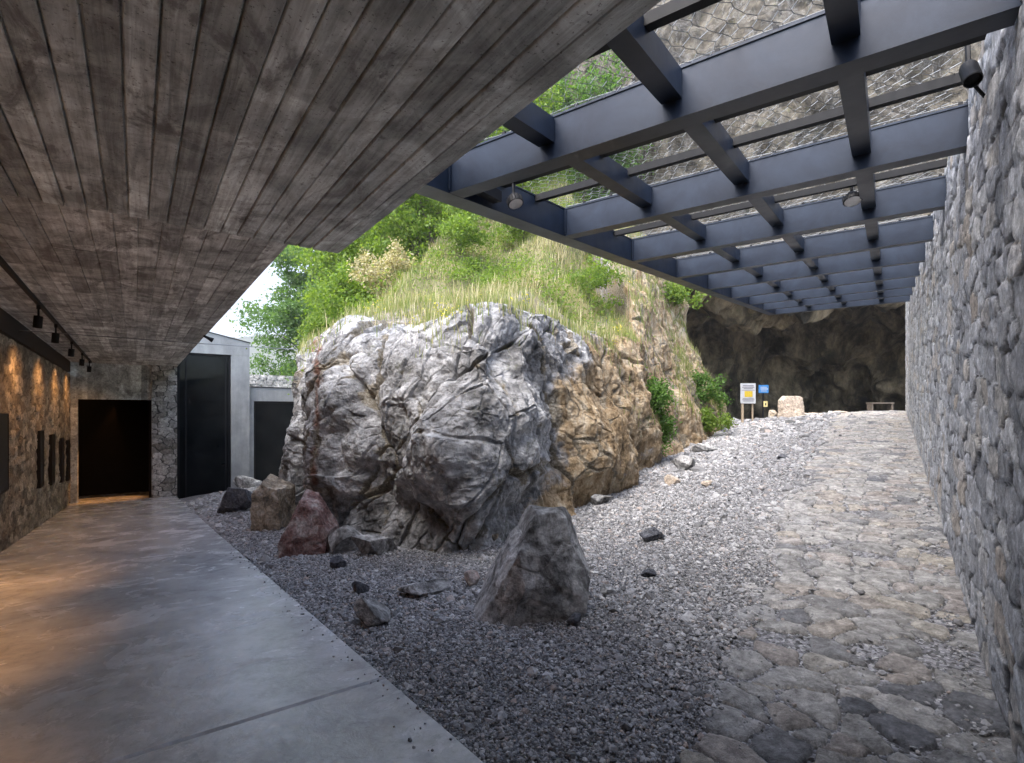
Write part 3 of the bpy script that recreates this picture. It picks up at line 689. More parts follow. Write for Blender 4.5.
# small lamp at canopy edge
P = WF(11.2, 1.02, CEIL+.0); e = empty('edge_lamp', tuple(P), 'small dark lamp at the far edge of the concrete canopy above the pavilion', 'lamp')
v, f = lathe(P+[0, 0, .01], WF(0, 1, -.5), [(0, 0), (.02, 0), (.03, .1), (.045, .16), (.04, .17), (0, .15)], 14); mk('lamp_shade', v, f, M_black, e)
# pale stone parapet beyond the low roof
pw_ = empty('parapet_wall', tuple(WF(25, 5, .5)), 'low pale stone wall beyond the lower pavilion roof', 'wall')
A, B = np.meshgrid(np.linspace(3.6, 9, 200), np.linspace(-2.6, 1.62, 120), indexing='ij')
xyz, rn, ed = facing(lambda a, b, o: WF(25-o, a, b), A, B, .35, .2, 411, .04, .02)
M_par = masonry('parapet_stone', [(0, (.4, .39, .38)), (.5, (.52, .51, .5)), (1, (.6, .58, .56))], (.2, .2, .19))
mk('stone_face', xyz.reshape(-1, 3), grid_faces(*A.shape, True), M_par, pw_, {'rnd': rn, 'edge': ed}, True)
v, f = wbox(WF, 25.01, 25.4, 3.6, 9, -2.6, 1.6); mk('core', v, f, M_pale, pw_)

# ------------------------------------------------------------------ hill, outcrop, cliff
def hill(X, Y):
    z = 1.35+.62*(Y-9)
    z = z - .9*np.maximum(0, -3.4-.05*(Y-10)-X)**1.2
    z = z + .45*np.clip(X-0., 0, 9)*sstep(9, 14, Y)
    z = z + .35*fbm(X*.5, Y*.5, 0, 4, 61)
    z = np.where(z > 13, 13+(z-13)*.5, z)
    # falls off in front of the cave
    return np.maximum(z, -3)
# outcrop curtain
def resample(P, n):
    from math import hypot
    # catmull-rom then arclength
    Q = []
    for i in range(len(P)-1):
        p0 = P[max(i-1, 0)]; p1 = P[i]; p2 = P[i+1]; p3 = P[min(i+2, len(P)-1)]
        for t in np.linspace(0, 1, 20, endpoint=False):
            Q.append(.5*((2*p1)+(-p0+p2)*t+(2*p0-5*p1+4*p2-p3)*t*t+(-p0+3*p1-3*p2+p3)*t**3))
    Q.append(P[-1]); Q = np.array(Q)
    L = np.concatenate([[0], np.cumsum(np.linalg.norm(np.diff(Q, axis=0), axis=1))])
    # denser where near the camera
    dens = 1/np.maximum(Q[:, 1], 3); cd_ = np.concatenate([[0], np.cumsum(np.diff(L)*(dens[1:]+dens[:-1])/2)])
    u = np.linspace(0, cd_[-1], n); return np.stack([np.interp(u, cd_, Q[:, k]) for k in range(Q.shape[1])], -1)
nu, nv = 1700, 540
B2 = resample(foot, nu)
bx, by = B2[:, 0], B2[:, 1]
cx = 1.2; dx_ = (cx-bx)*1.0; dy_ = 13.2-by*.35
L = np.hypot(dx_, dy_); dirx, diry = dx_/L, dy_/L
# profile: inset (m) and height (m) above the local ground
rt = sstep(1.2, 5.0, bx)[:, None]       # right end is higher and steeper
lf = (1-sstep(-3.6, -1.2, bx))[:, None]
v = np.linspace(0, 1, nv)[None, :]
kx = np.array([0, .15, .3, .45, .58, .68, .78, .88, 1.0])
ins = np.interp(v, kx, [-.15, -.1, -.12, .05, .3, .7, 1.35, 2.4, 4.2]) + 0*bx[:, None]
hgt = np.interp(v, kx, [-.5, .45, 1.1, 1.75, 2.25, 2.6, 2.95, 3.25, 3.9]) + 0*bx[:, None]
insL = np.interp(v, kx, [-.1, -.08, -.05, .0, .05, .12, .4, 1.2, 3.2]); hgtL = np.interp(v, kx, [-.5, .55, 1.2, 1.9, 2.6, 3.15, 3.5, 3.8, 4.3])
insR = np.interp(v, kx, [-.2, .1, .55, 1.0, 1.35, 1.7, 2.2, 2.9, 4.]); hgtR = np.interp(v, kx, [-.5, .7, 1.6, 2.5, 3.4, 4.3, 5.2, 6.2, 7.6])
ins = ins*(1-lf)+insL*lf; hgt = hgt*(1-lf)+hgtL*lf
ins = ins*(1-rt)+insR*rt; hgt = hgt*(1-rt)+hgtR*rt
hgt = hgt*(1-.05*(1-rt)); gz = ground(bx, by)[:, None]; gz = gz + .0
Xr = bx[:, None]+dirx[:, None]*ins; Yr = by[:, None]+diry[:, None]*ins; Zr = gz+hgt
# slanted chin and large bulge in the middle, recesses to either side
def blob(cx, cy, cz, rx, ry, rz): return np.exp(-(((Xr-cx)/rx)**2+((Yr-cy)/ry)**2+((Zr-cz)/rz)**2))
P0 = np.stack([Xr, Yr, Zr], -1)
nrm = np.cross(np.gradient(P0, axis=0), np.gradient(P0, axis=1)); nrm /= np.linalg.norm(nrm, axis=-1, keepdims=True)+1e-9
# make the normal point outwards (away from the spine)
sg = np.sign((nrm[..., 0]*-dirx[:, None]+nrm[..., 1]*-diry[:, None]+nrm[..., 2]*.3).mean()); nrm *= sg
qx = (Xr+.42)/.9+.12*fbm(Xr*1.6, Zr*1.6, 0, 3, 195); qz = (Zr+.35)/.85+.12*fbm(Xr*1.6, Zr*1.6, 4, 3, 196)
cap = np.minimum.reduce([1+0*Xr, 1.5*(1-(.9*qx+.4*qz)), 1.3*(1-(-.95*qx+.2*qz)), .95*(1.05-(.1*qx+qz)), 2.4*(1-(-.1*qx-.95*qz)), 1.5*(1-(.6*qx-.8*qz)), 1.2*(1-(-.6*qx+.75*qz)), .85*(1.3-(.5*qx+.2*qz))])
cap = np.clip(cap, 0, 1)*(Yr < 7.6)*(1-sstep(7.0, 7.6, Yr))
disp = .3*cap - .1*blob(.25, 6.4, -1.1, .6, 1.3, .3) - .16*blob(.75, 7.2, .3, .2, 1.2, 1.0) - .3*blob(-3.4, 8.6, -.2, .22, 2., 1.6) + .22*blob(1.5, 7.8, -.4, .6, 1.5, .7) - .18*blob(-1.75, 6.7, -.7, .22, 1.5, .9) + .15*blob(-2.5, 7.2, .3, .5, 1.5, 1.)
disp = disp - .3*blob(3.4, 10.6, .2, .5, 1.5, 1.4)+.25*blob(2.6, 9.5, 0, .6, 1.5, 1.2)
wx = Xr+.06*fbm(Xr*1.5, Yr*1.5, Zr*1.5, 3, 91); wy = Yr*.8; wz = Zr*.6+.05*fbm(Xr*1.5, Yr*1.5, Zr*1.5, 3, 93)
lx = wx-.35*Zr*(1-sstep(-.6, .8, Xr))+.25*Zr*sstep(-.6, .8, Xr)      # the blocks lean
amp = (1-.1*sstep(0, .5, cap))*(1-.6*sstep(.7, .84, v))*(1-.3*sstep(1.0, 2.5, Xr))
f1, e1, i1 = facet(lx, wy, wz, .95, 131, 1.1); f2, e2, i2 = facet(lx, wy, wz, .45, 132, 1.3, -1); f3, e3, i3 = facet(lx+.1*Zr, wy, wz, .18, 133, 1.3); f4, e4, i4 = facet(lx, wy, wz*1.3, .085, 134, 1.2)
fine = sstep(-.2, .5, fbm(Xr*.8, Yr*.8, Zr*.8, 3, 99))
crack = (1-sstep(0, .05, e1))*.10+(1-sstep(0, .06, e2))*.04*(i1 > .3)+(1-sstep(0, .05, e3))*.012
pit = np.clip(fbm(Xr*4, Yr*4, Zr*4, 4, 140), 0, 1)
disp = disp + amp*(.3*f1+.15*f2)+(.085*f3+.045*f4)*(.35+.65*fine) - crack*amp + .16*fbm(Xr*.8, Yr*.8, Zr*.8, 3, 151) - .05*pit*sstep(.6, -1.2, Zr) + .022*fbm(Xr*7, Yr*7, Zr*7, 4, 170, .6)
fade = sstep(0, .04, v)*(1-sstep(.93, 1, v)*.8)
P1 = P0+nrm*((disp*(.4+.6*fade)*(1-.5*sstep(.75, .86, v))))[..., None]
P1[:, -1, 2] -= 1.2
wq = .35*fbm(P1[..., 0]*1.2, P1[..., 1], P1[..., 2]*1.0, 4, 181)+.25*P1[..., 2]
ochre = sstep(.1, 1.2, P1[..., 0]-wq-.12*(P1[..., 1]-7))*(1-.22*sstep(.1, .7, fbm(P1[..., 0]*.9, P1[..., 1]*.9, P1[..., 2]*.9, 4, 185)))
soil = np.broadcast_to(sstep(.74, .84, v), Xr.shape)*(.75-.5*rt)
ochre = ochre*.85 + .35*blob(.1, 6.4, -1.1, .8, 1.5, .4)
pxr = P1[..., 0]/P1[..., 1]
red = np.exp(-((pxr+.365+.025*fbm(P1[..., 2]*1.5, P1[..., 0], 0, 3, 183))/.017)**2)*.6
zq = P1[..., 2]; zt_ = 1.28+.6*lf+.4*rt+.9*np.clip((v-.8)/.2, 0, 1); P1[..., 2] = np.where((zq > zt_) & (rt < .5), zt_+(zq-zt_)*.45, zq)
rock = mk('rock_outcrop', P1.reshape(-1, 3), grid_faces(nu, nv), M_rock.m, attrs={'ochre': ochre, 'red': red, 'soil': np.clip(soil+.55*(1-sstep(0, .12, e1))+.4*(1-sstep(0, .14, e2))*(i1 > .25)+.25*sstep(.1, .9, fbm(Xr*1.3+Zr*.4, Yr, Zr*.5, 4, 207)), 0, 1)}, smooth=False)
props(rock, 'massive cracked grey limestone outcrop with ochre right flank and grassy top', 'rock outcrop')
# hillside behind it
hx = np.arange(-14, 9.5, .14); hy = np.concatenate([np.arange(8.6, 20, .14), np.arange(20, 40, .4)])
X, Y = np.meshgrid(hx, hy, indexing='ij'); Z = hill(X, Y)
front = -1.5*(1-sstep(8.9, 10.5, Y+.0*X))
Z = Z+front
def foot_dist(X, Y):
    dm = np.full(X.shape, 99.)
    for i in range(len(foot)-1):
        a, b = foot[i], foot[i+1]; ab = b-a; t = np.clip(((X-a[0])*ab[0]+(Y-a[1])*ab[1])/(ab@ab), 0, 1)
        dm = np.minimum(dm, np.hypot(X-a[0]-t*ab[0], Y-a[1]-t*ab[1]))
    return np.where(inside_foot(X, Y), dm, -dm)
FD = foot_dist(X, Y)
RT = sstep(1.0, 3.6, X-.1*(Y-9))
lim = np.interp(FD, [-.2, .2, .6, 1.0, 1.5, 2.6, 5, 9], [-5, -3, -.2, 1.2, 2.1, 3.4, 8, 30])*(1-RT)+np.interp(FD, [-.2, .3, 1., 2, 3, 4, 9], [-5, -4, -1, 1.2, 2.6, 4.6, 26])*RT
Z = np.minimum(Z, lim)
Z += .12*facet(X, Y, Z, .8, 171, 1.)[0]
hx_h, hy_h, HZg = hx, hy, Z
props(mk('hillside', np.stack([X, Y, Z], -1).reshape(-1, 3), grid_faces(*X.shape), M_soil.m if hasattr(M_soil, 'm') else M_soil, smooth=True), kind='structure')
# cliff with the cave under it
cl = np.array([(-9, 62), (-5, 48), (-1.5, 30), (3.4, 22.2), (5.9, 19.4), (8.4, 18.6), (11.5, 18.2), (15, 17.4), (19, 15.5), (23, 13), (26, 10), (29, 7)], float)
bkp = np.array([(-9, 62), (-5, 48), (-1.5, 30), (3.4, 22.5), (5.6, 21.5), (7.6, 24.5), (11.8, 26.3), (16.5, 28.5), (21, 21), (24, 15), (26, 10), (29, 7)], float)
both = resample(np.hstack([cl, bkp]), 620) if False else None
def rs(P, n):
    d = np.linalg.norm(np.diff(cl, axis=0), axis=1); L = np.concatenate([[0], np.cumsum(d)]); u = np.linspace(0, L[-1], n)
    return np.stack([np.interp(u, L, P[:, k]) for k in (0, 1)], -1)
nu, nv = 640, 420
cf, cb = rs(cl, nu), rs(bkp, nu)
v = np.linspace(0, 1, nv)[None, :]
# v: 0-.4 cave wall + roof from back to lip, .4-1 cliff face upwards
fr = np.interp(v, [0, .12, .22, .32, .40, 1], [0, .04, .25, .65, 1, 1])
zc = np.interp(v, [0, .12, .22, .32, .40, .5, .7, 1], [-1.2, 1.7, 3.3, 4.2, 5.0, 7.5, 14, 34])
lean = np.interp(v, [0, .4, .5, .7, 1], [0, 0, .3, 1.2, 9])
out = np.stack([cf[:, 0]*0, cf[:, 0]*0], -1)
cen = np.array([6., 2.]); dr = cf-cen; dr /= np.linalg.norm(dr, axis=1, keepdims=True)
Xc = cb[:, 0:1]*(1-fr)+cf[:, 0:1]*fr+dr[:, 0:1]*lean; Yc = cb[:, 1:2]*(1-fr)+cf[:, 1:2]*fr+dr[:, 1:2]*lean; Zc = zc+0*Xc
Zc = Zc + (.9*vnoise(Xc*.25, 0, 3, 3))*sstep(.3, .5, v)
P0 = np.stack([Xc, Yc, Zc], -1)
nrm = np.cross(np.gradient(P0, axis=0), np.gradient(P0, axis=1)); nrm /= np.linalg.norm(nrm, axis=-1, keepdims=True)+1e-9
if (nrm[..., 0]*-dr[:, 0:1]+nrm[..., 1]*-dr[:, 1:2]).mean() < 0: nrm *= -1
wx = Xc+.2*fbm(Xc*.6, Yc*.6, Zc*.6, 3, 201); wz = Zc*.7+.2*fbm(Xc*.6, Yc*.6, Zc*.6, 3, 202)
f1, e1, i1 = facet(wx+.3*Zc, Yc, wz, 2.6, 211, 1.2, -1); f2, e2, _ = facet(wx+.3*Zc, Yc, wz, .9, 212, 1.2, -1); f3, e3, _ = facet(wx, Yc, wz, .36, 213, 1.2)
disp = .8*f1+.35*f2+.13*f3-.2*np.abs(fbm(Xc*.6, Yc*.6, Zc*.3, 5, 221))+.5*fbm(Xc*.25, Yc*.25, Zc*.25, 4, 225)*sstep(.02, .1, v)
disp = disp*(1+1.0*(1-sstep(.3, .42, v)))
P1 = P0+nrm*disp[..., None]
oc = (1-sstep(.34, .44, v))*.95+0*Xc+.3*sstep(.1, .6, fbm(Xc*.2, Yc*.2, Zc*.2, 2, 231))
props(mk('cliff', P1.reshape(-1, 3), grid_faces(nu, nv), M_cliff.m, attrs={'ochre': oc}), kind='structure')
# cave ground debris: pale low stones and a far wooded hill
hx = np.linspace(-260, 60, 420); hy = np.linspace(110, 330, 260); X, Y = np.meshgrid(hx, hy, indexing='ij')
Z = -10+ (72+.18*(X+60))*sstep(110, 230, Y)*(.8+.25*fbm(X/60, Y/60, 0, 3, 301)) + 1.5*np.abs(fbm(X/2, Y/2, 0, 3, 302))
X, Y, Z = X*4, Y*4, Z*4
props(mk('far_hill', np.stack([X, Y, Z], -1).reshape(-1, 3), grid_faces(*X.shape), M_far, smooth=False), kind='structure')

# ------------------------------------------------------------------ boulders and loose rocks
def sphere_dirs(n=7):
    me = bpy.data.meshes.new('tmp'); import bmesh
    bm = bmesh.new(); bmesh.ops.create_icosphere(bm, subdivisions=n, radius=1); bm.verts.ensure_lookup_table()
    V = np.array([v.co[:] for v in bm.verts]); F = np.array([[v.index for v in f.verts] for f in bm.faces]); bm.free(); bpy.data.meshes.remove(me); return V, F
SP = {k: sphere_dirs(k) for k in (4, 5, 6)}
def boulder(name, loc, dims, seed, mat, label, cat='rock', planes=None, sub=6, rotz=0., group=None, rough=.85, sink=.12):
    V, F = SP[sub]; r = np.random.default_rng(seed)
    if planes is None:
        N = r.normal(size=(13, 3)); N /= np.linalg.norm(N, axis=1)[:, None]; D = r.uniform(.62, 1., 13)
    else:
        N = np.array([p[:3] for p in planes], float); D = np.array([p[3] for p in planes]); ln = np.linalg.norm(N, axis=1); N = N/ln[:, None]
    dots = V@N.T; R = np.where(dots > .05, D/np.maximum(dots, .05), 9).min(1); R = np.minimum(R, 1.45)
    P = V*R[:, None]
    # a rock fills its box
    P = (P-(P.max(0)+P.min(0))/2)/((P.max(0)-P.min(0))/2)*np.array(dims)/2
    sc = max(dims)
    f1, e1, _ = facet(P[:, 0]/sc+seed, P[:, 1]/sc, P[:, 2]/sc, .45, seed, 1.2); f2, e2, _ = facet(P[:, 0]/sc+seed, P[:, 1]/sc, P[:, 2]/sc, .14, seed+1, 1.2, -1)
    dd = sc*(.055*f1+.03*f2-.01*(1-sstep(0, .05, e1))+.02*fbm(P[:, 0]/sc*3+seed, P[:, 1]/sc*3, P[:, 2]/sc*3, 4, seed+2)-.012*np.abs(fbm(P[:, 0]/sc*9+seed, P[:, 1]/sc*9, P[:, 2]/sc*9, 3, seed+3)))*rough
    P = P+V*dd[:, None]
    c, s = math.cos(rotz), math.sin(rotz); P = np.stack([P[:, 0]*c-P[:, 1]*s, P[:, 0]*s+P[:, 1]*c, P[:, 2]], -1)
    P[:, 2] -= P[:, 2].min()+sink*dims[2]
    loc = np.array(loc, float); o = mk(name, P, F, mat, attrs=None, smooth=False); o.location = loc
    return props(o, label, cat, group)
def gpt(px, py): return on_ground(px, py)
def put(px0, px1, ytop, ybot, depth, seed, mat, label, **k):
    """rock whose seen outline spans px0..px1, ytop..ybot"""
    g = gpt((px0+px1)/2, ybot-3); Yc = g[1]+depth*.35; Wd = (px1-px0)/525*Yc; Hh = (ybot-ytop)/525*Yc
    X = ((px0+px1)/2-512)/525*Yc; z = float(ground(X, Yc)); z = min(z, g[2]+.03)
    return boulder('boulder' if Wd > .3 else 'loose_rock', (X, Yc, z), (Wd, depth, Hh*(1+k.get('sink', .12))), seed, mat, label, **k)
put(474, 588, 524, 625, .62, 26, M_b1.m, 'large pointed grey boulder standing alone on the gravel in the centre foreground', cat='boulder', planes=[(-.84, -.12, .50, .54), (.68, -.1, .70, 1.02), (.91, -.1, .39, .86), (.96, 0, -.22, .96), (.02, 0, 1, .97), (0, 0, -1, .95), (.12, -.9, .42, .72), (-.62, -.75, .2, .78), (.55, -.78, .25, .86), (0, .9, .3, .8), (.2, -.95, -.2, .85)])
put(276, 334, 499, 558, .5, 33, M_b2.m, 'reddish brown speckled boulder leaning near the walkway edge', cat='boulder', planes=[(-.8, -.2, .5, .62), (.7, 0, .5, .72), (0, -1, .2, .6), (0, 1, .2, .6), (0, 0, -1, .6), (.95, 0, -.1, .74), (-.95, -.2, -.1, .82), (.2, -.3, 1, .86)])
put(254, 293, 482, 533, .55, 45, M_b3.m, 'ochre and grey block shaped boulder behind the reddish one', cat='boulder', planes=[(-1, -.1, .1, .7), (1, -.2, .15, .66), (0, -1, .05, .6), (0, 1, 0, .6), (0, 0, -1, .7), (.25, -.1, 1, .66), (-.6, -.2, .8, .78)])
put(218, 257, 491, 516, .5, 57, M_b4.m, 'low dark blue grey rock beside the pavilion window', cat='boulder')
put(276, 300, 483, 506, .5, 58, M_b1.m, 'pale grey rock squeezed between the ochre boulder and the outcrop', cat='boulder')
put(329, 362, 530, 556, .35, 61, M_b1.m, 'grey rock right beside the reddish boulder')
put(352, 398, 538, 558, .35, 62, M_b1.m, 'low flat grey rock at the foot of the outcrop', sink=.3)
put(479, 500, 529, 549, .2, 63, M_b3.m, 'small brownish pale rock tucked against the outcrop foot', sub=5)
put(353, 390, 603, 631, .22, 64, M_b1.m, 'grey angular rock lying on the gravel near the walkway edge', sub=5)
put(351, 369, 584, 597, .12, 65, M_b4.m, 'small dark rock on gravel between walkway and outcrop', sub=5)
put(398, 450, 588, 601, .25, 66, M_b1.m, 'low rough flat stone half buried in gravel left of the big boulder', sub=5, sink=.3)
put(464, 480, 574, 590, .12, 67, M_b2.m, 'small brown rock close to the left side of the big boulder', sub=5)
put(331, 347, 560, 571, .12, 68, M_b4.m, 'tiny dark stone below the grey rock cluster', sub=5)
put(672, 696, 459, 475, .4, 69, M_b1.m, 'pale rounded stone on gravel at the right foot of the outcrop', sub=5)
put(640, 664, 531, 545, .2, 70, M_b4.m, 'dark jagged stone alone on gravel right of the big boulder', sub=5)
put(664, 680, 477, 488, .25, 71, M_b5.m, 'light flat stone on gravel below the pale rounded stone', sub=5, sink=.3)
put(692, 716, 447, 456, .35, 72, M_b1.m, 'low grey stone on gravel beside the ochre flank', sub=5)
put(776, 788, 457, 463, .2, 73, M_b4.m, 'small dark stone in the gravel field near the path edge', sub=5)
put(640, 656, 573, 581, .1, 74, M_b4.m, 'tiny dark chip lying on the gravel in the middle', sub=4)
put(590, 612, 498, 508, .2, 75, M_b1.m, 'grey stone on gravel at the outcrop foot behind the big boulder', sub=4)
put(600, 616, 588, 598, .1, 76, M_b1.m, 'small grey stone right of the big boulder base', sub=4)
put(700, 712, 484, 490, .15, 77, M_b5.m, 'small pale stone on the upper gravel slope', sub=4)
put(232, 262, 478, 492, .4, 78, M_b1.m, 'rough grey rubble heap by the pavilion column', sub=5)
put(306, 318, 545, 556, .12, 79, M_b1.m, 'little grey stone hard against the reddish boulder foot', sub=4)
put(566, 582, 618, 630, .1, 80, M_b4.m, 'dark chip at the right foot of the big boulder', sub=4)

# ------------------------------------------------------------------ signs, standing stone, bench at the cave
def at(px, py, Yv): return np.array([(px-512)/525*Yv, Yv, (412-py)/525*Yv])
YS = 17.2
def rect(P, w, h, th): # centred upright box facing -Y
    x, y, z = P; return boxmesh([(x-w/2, y-th/2, z-h/2), (x+w/2, y-th/2, z-h/2), (x+w/2, y+th/2, z-h/2), (x-w/2, y+th/2, z-h/2), (x-w/2, y-th/2, z+h/2), (x+w/2, y-th/2, z+h/2), (x+w/2, y+th/2, z+h/2), (x-w/2, y+th/2, z+h/2)])
c = at(748, 393.4, YS); zg = float(ground(c[0], YS))
e = empty('sign_board', (c[0], YS, zg), 'white information board with a yellow square on a post by the cave', 'sign')
v, f = rect(c, .49, .66, .03); mk('board', v, f, M_white, e)
for v, f in ([rect((c[0]-.17, YS+.03, (zg+c[2])/2-.1), .06, c[2]-zg+.1, .05), rect((c[0]+.17, YS+.05, (zg+c[2])/2-.1), .04, c[2]-zg+.1, .04)]): mk('post', v, f, M_wood, e)
P = c+np.array([.01, -.02, -.02]); v, f = rect(P, .26, .19, .006); mk('yellow_picture', v, f, M_yellow, e)
for v, f in ([rect(c+np.array([0, -.018, .25]), .36, .025, .004), rect(c+np.array([0, -.018, .2]), .40, .02, .004), rect(c+np.array([0, -.018, .155]), .3, .02, .004), rect(c+np.array([0, -.018, .10]), .44, .012, .004), rect(c+np.array([0, -.018, -.17]), .36, .015, .004), rect(c+np.array([0, -.018, -.21]), .40, .015, .004), rect(c+np.array([0, -.018, -.25]), .33, .015, .004)]): mk('printed_line', v, f, M_greyp, e)
c = at(763.5, 389, YS+1.2); zg = float(ground(c[0], YS+1.2))
e = empty('sign_board', (c[0], c[1], zg), 'small blue sign with white lines behind the white board', 'sign')
v, f = rect(c, .34, .28, .025); mk('board', v, f, M_blue, e)
for v, f in ([rect(c+np.array([0, -.016, .06]), .22, .02, .004), rect(c+np.array([.02, -.016, .0]), .26, .03, .004), rect(c+np.array([0, -.016, -.07]), .2, .02, .004)]): mk('printed_line', v, f, M_white, e)
v, f = rect((c[0], c[1]+.03, (zg+c[2])/2-.05), .05, c[2]-zg, .04); mk('post', v, f, M_black, e)
c = at(765.5, 404, YS+.3)
e = empty('warning_sign', (c[0], c[1], float(ground(c[0], c[1]))), 'small low yellow sign with a dark symbol left of the pale standing stone', 'sign')
v, f = rect(c, .13, .19, .02); mk('board', v, f, plain('cream_yellow', (.6, .5, .22), .6), e)
v, f = join([rect(c+np.array([0, -.012, .0]), .035, .08, .004)]); mk('symbol', v, f, M_black, e)
g = ground(at(791, 405, YS)[0], YS)
boulder('standing_stone', (at(791, 405, YS+.3)[0], YS+.3, float(g)), (.72, .4, .82), 90, M_b5.m, 'pale pinkish upright stone slab with rounded top at the cave mouth', 'stone', planes=[(-1, 0, .05, .8), (1, 0, .02, .8), (0, -1, .1, .4), (0, 1, 0, .4), (0, 0, -1, .9), (0, 0, 1, .95), (-.7, 0, .7, 1.0), (.7, 0, .8, 1.1)], sub=5, rough=.7)
for k, (px, w, h) in enumerate(((774, .35, .35), (733, .3, .2), (815, .5, .12), (840, .5, .1), (805, .3, .14))):
    x = at(px, 400, YS+.9)[0]
    boulder('loose_rock', (x, YS+.9, float(ground(x, YS+.9))), (w, .3, h), 95+k, M_b3.m if k == 0 else M_b5.m, ['brown rock between the small yellow sign and the standing stone', 'grey brown rock left of the white information board', 'low pale slab just right of the standing stone', 'low pale slab on the cave floor farther right', 'small pale slab at the foot of the standing stone'][k], 'rock', sub=4, sink=.1)
# bench near the wall
YB = 18.5; c = at(880, 404, YB); zg = float(ground(c[0], YB)); zg = min(zg, c[2]-.2)
e = empty('bench', (c[0], YB, zg), 'small low bench in the dark cave mouth beside the stone wall', 'bench')
v, f = rect((c[0], YB, zg+.27), .8, .05, .3); mk('seat', v, f, M_bark, e)
for sx in (-.35, .35):
    v, f = rect((c[0]+sx, YB, zg+.12), .06, .24, .25); mk('leg', v, f, M_bark, e)

# ------------------------------------------------------------------ vegetation
def leaves(P, size, up=.3, aspect=.55):
    n = len(P); R = randrot(n)
    a = R[:, 0]; nrm_ = R[:, 1]+np.array([0, 0, up]); nrm_ /= np.linalg.norm(nrm_, axis=1)[:, None]
    a = a-nrm_*(a*nrm_).sum(1)[:, None]; a /= np.linalg.norm(a, axis=1)[:, None]; b = np.cross(nrm_, a)
    s = (size*np.exp(rng.normal(0, .25, n)))[:, None]
    V = np.stack([P-a*s, P+b*s*aspect, P+a*s, P-b*s*aspect], 1).reshape(-1, 3)
    return V, np.arange(4*n).reshape(-1, 4)
def tree(loc, h, rad, mat, label, n=9000, lsize=.05, nl=26, seed=0, group='trees on the hillside', name='tree', low=.25, fw=1., cat='tree'):
    r = np.random.default_rng(seed); loc = np.array(loc, float)
    e = empty(name, tuple(loc), label, cat, group)
    A, B, ra, rb = [], [], [], []
    top = np.array([r.uniform(-.2, .2)*h*.3, r.uniform(-.2, .2)*h*.2, h*.92]); k = 8
    tp = [np.array([0, 0, -.3])]+[top*(i/k)+np.array([r.uniform(-.03, .03)*h, r.uniform(-.03, .03)*h, 0])*(i < k) for i in range(1, k+1)]
    R0 = .009*h+.02
    for i in range(k): A.append(tp[i]); B.append(tp[i+1]); ra.append(R0*(1-i/k*.85)); rb.append(R0*(1-(i+1)/k*.85))
    tips = []
    for i in range(nl):
        q = r.uniform(low, .97); base = np.array([np.interp(q*k, range(k+1), [p[c_] for p in tp]) for c_ in range(3)])
        az = r.uniform(0, 2*np.pi); el = r.uniform(.0, .7); ln = rad*r.uniform(.5, 1.05)*(1-.55*abs(q-.45)*1.3)
        d = np.array([np.cos(az)*np.cos(el), np.sin(az)*np.cos(el), np.sin(el)]); mid = base+d*ln*.5+np.array([0, 0, .05*ln]); end = base+d*ln
        A += [base, mid]; B += [mid, end]; rr = R0*.4*(1-q*.6); ra += [rr, rr*.6]; rb += [rr*.6, rr*.2]; tips += [(end, ln), (mid, ln*.8)]
        for _ in range(2):
            sd_ = end+r.normal(size=3)*ln*.22; A.append(mid); B.append(sd_); ra.append(rr*.4); rb.append(rr*.12); tips.append((sd_, ln*.8))
    v, f = tubes(np.array(A), np.array(B), np.array(ra), 6, np.array(rb)); mk('trunk', v+loc, f, M_bark, e)
    w = np.array([t[1] for t in tips]); pk = r.choice(len(tips), n, p=w/w.sum()); C_ = np.array([t[0] for t in tips])[pk]
    P = C_+r.normal(size=(n, 3))*(w[pk]*.17)[:, None]*np.array([1, 1, .75])*fw
    v, f = leaves(P+loc, lsize); mk('crown', v, f, mat, e)
    return e
def hz(x, y):
    i = int(np.argmin(np.abs(hx_h-x))); j = int(np.argmin(np.abs(hy_h-y))); return float(HZg[i, j])
TREES = [(-9.9, 26, 12.5, 2.8, M_leafD, 'dense dark green tree beyond the left shoulder of the outcrop', 60000, .075),
         (-8.3, 29, 14, 3.6, M_leafD, 'dark green tree rising behind the pavilion roof', 50000, .085),
         (-4.3, 17, 6.5, 2.3, M_leafL, 'bright yellow green leafy tree just right of the dark one', 40000, .055),
         (-2.2, 17.8, 6.5, 2.4, M_leafL, 'light green tree with a thin leaning trunk under the canopy edge', 30000, .055),
         (-.2, 19.3, 6.0, 2.5, M_leafL, 'light green tree at the middle of the grassy slope', 26000, .06),
         (2.2, 20.5, 5.0, 2.3, M_green, 'green tree high on the slope behind the pergola girder', 22000, .06),
         (-3.5, 22, 8, 3.0, M_leafL, 'tall pale green tree at the top of the slope', 32000, .07),
         (-.5, 24.5, 8, 3.0, M_green, 'tall mid green tree below the cliff', 24000, .07),
         (-4.1, 13.2, 2.6, 1.3, M_leafL, 'low bushy yellow green tree on the left shoulder of the outcrop', 22000, .04),
         (-2.6, 14.8, 3.6, 1.8, M_leafL, 'bushy light green tree low on the slope under the canopy edge', 22000, .045)]
for i, (x, y, h, rd, mt, lb, n, ls) in enumerate(TREES):
    tree((x, y, max(hz(x, y), -2.6)-.1), h, rd, mt, lb, n, ls, nl=60, seed=500+i, low=.03)
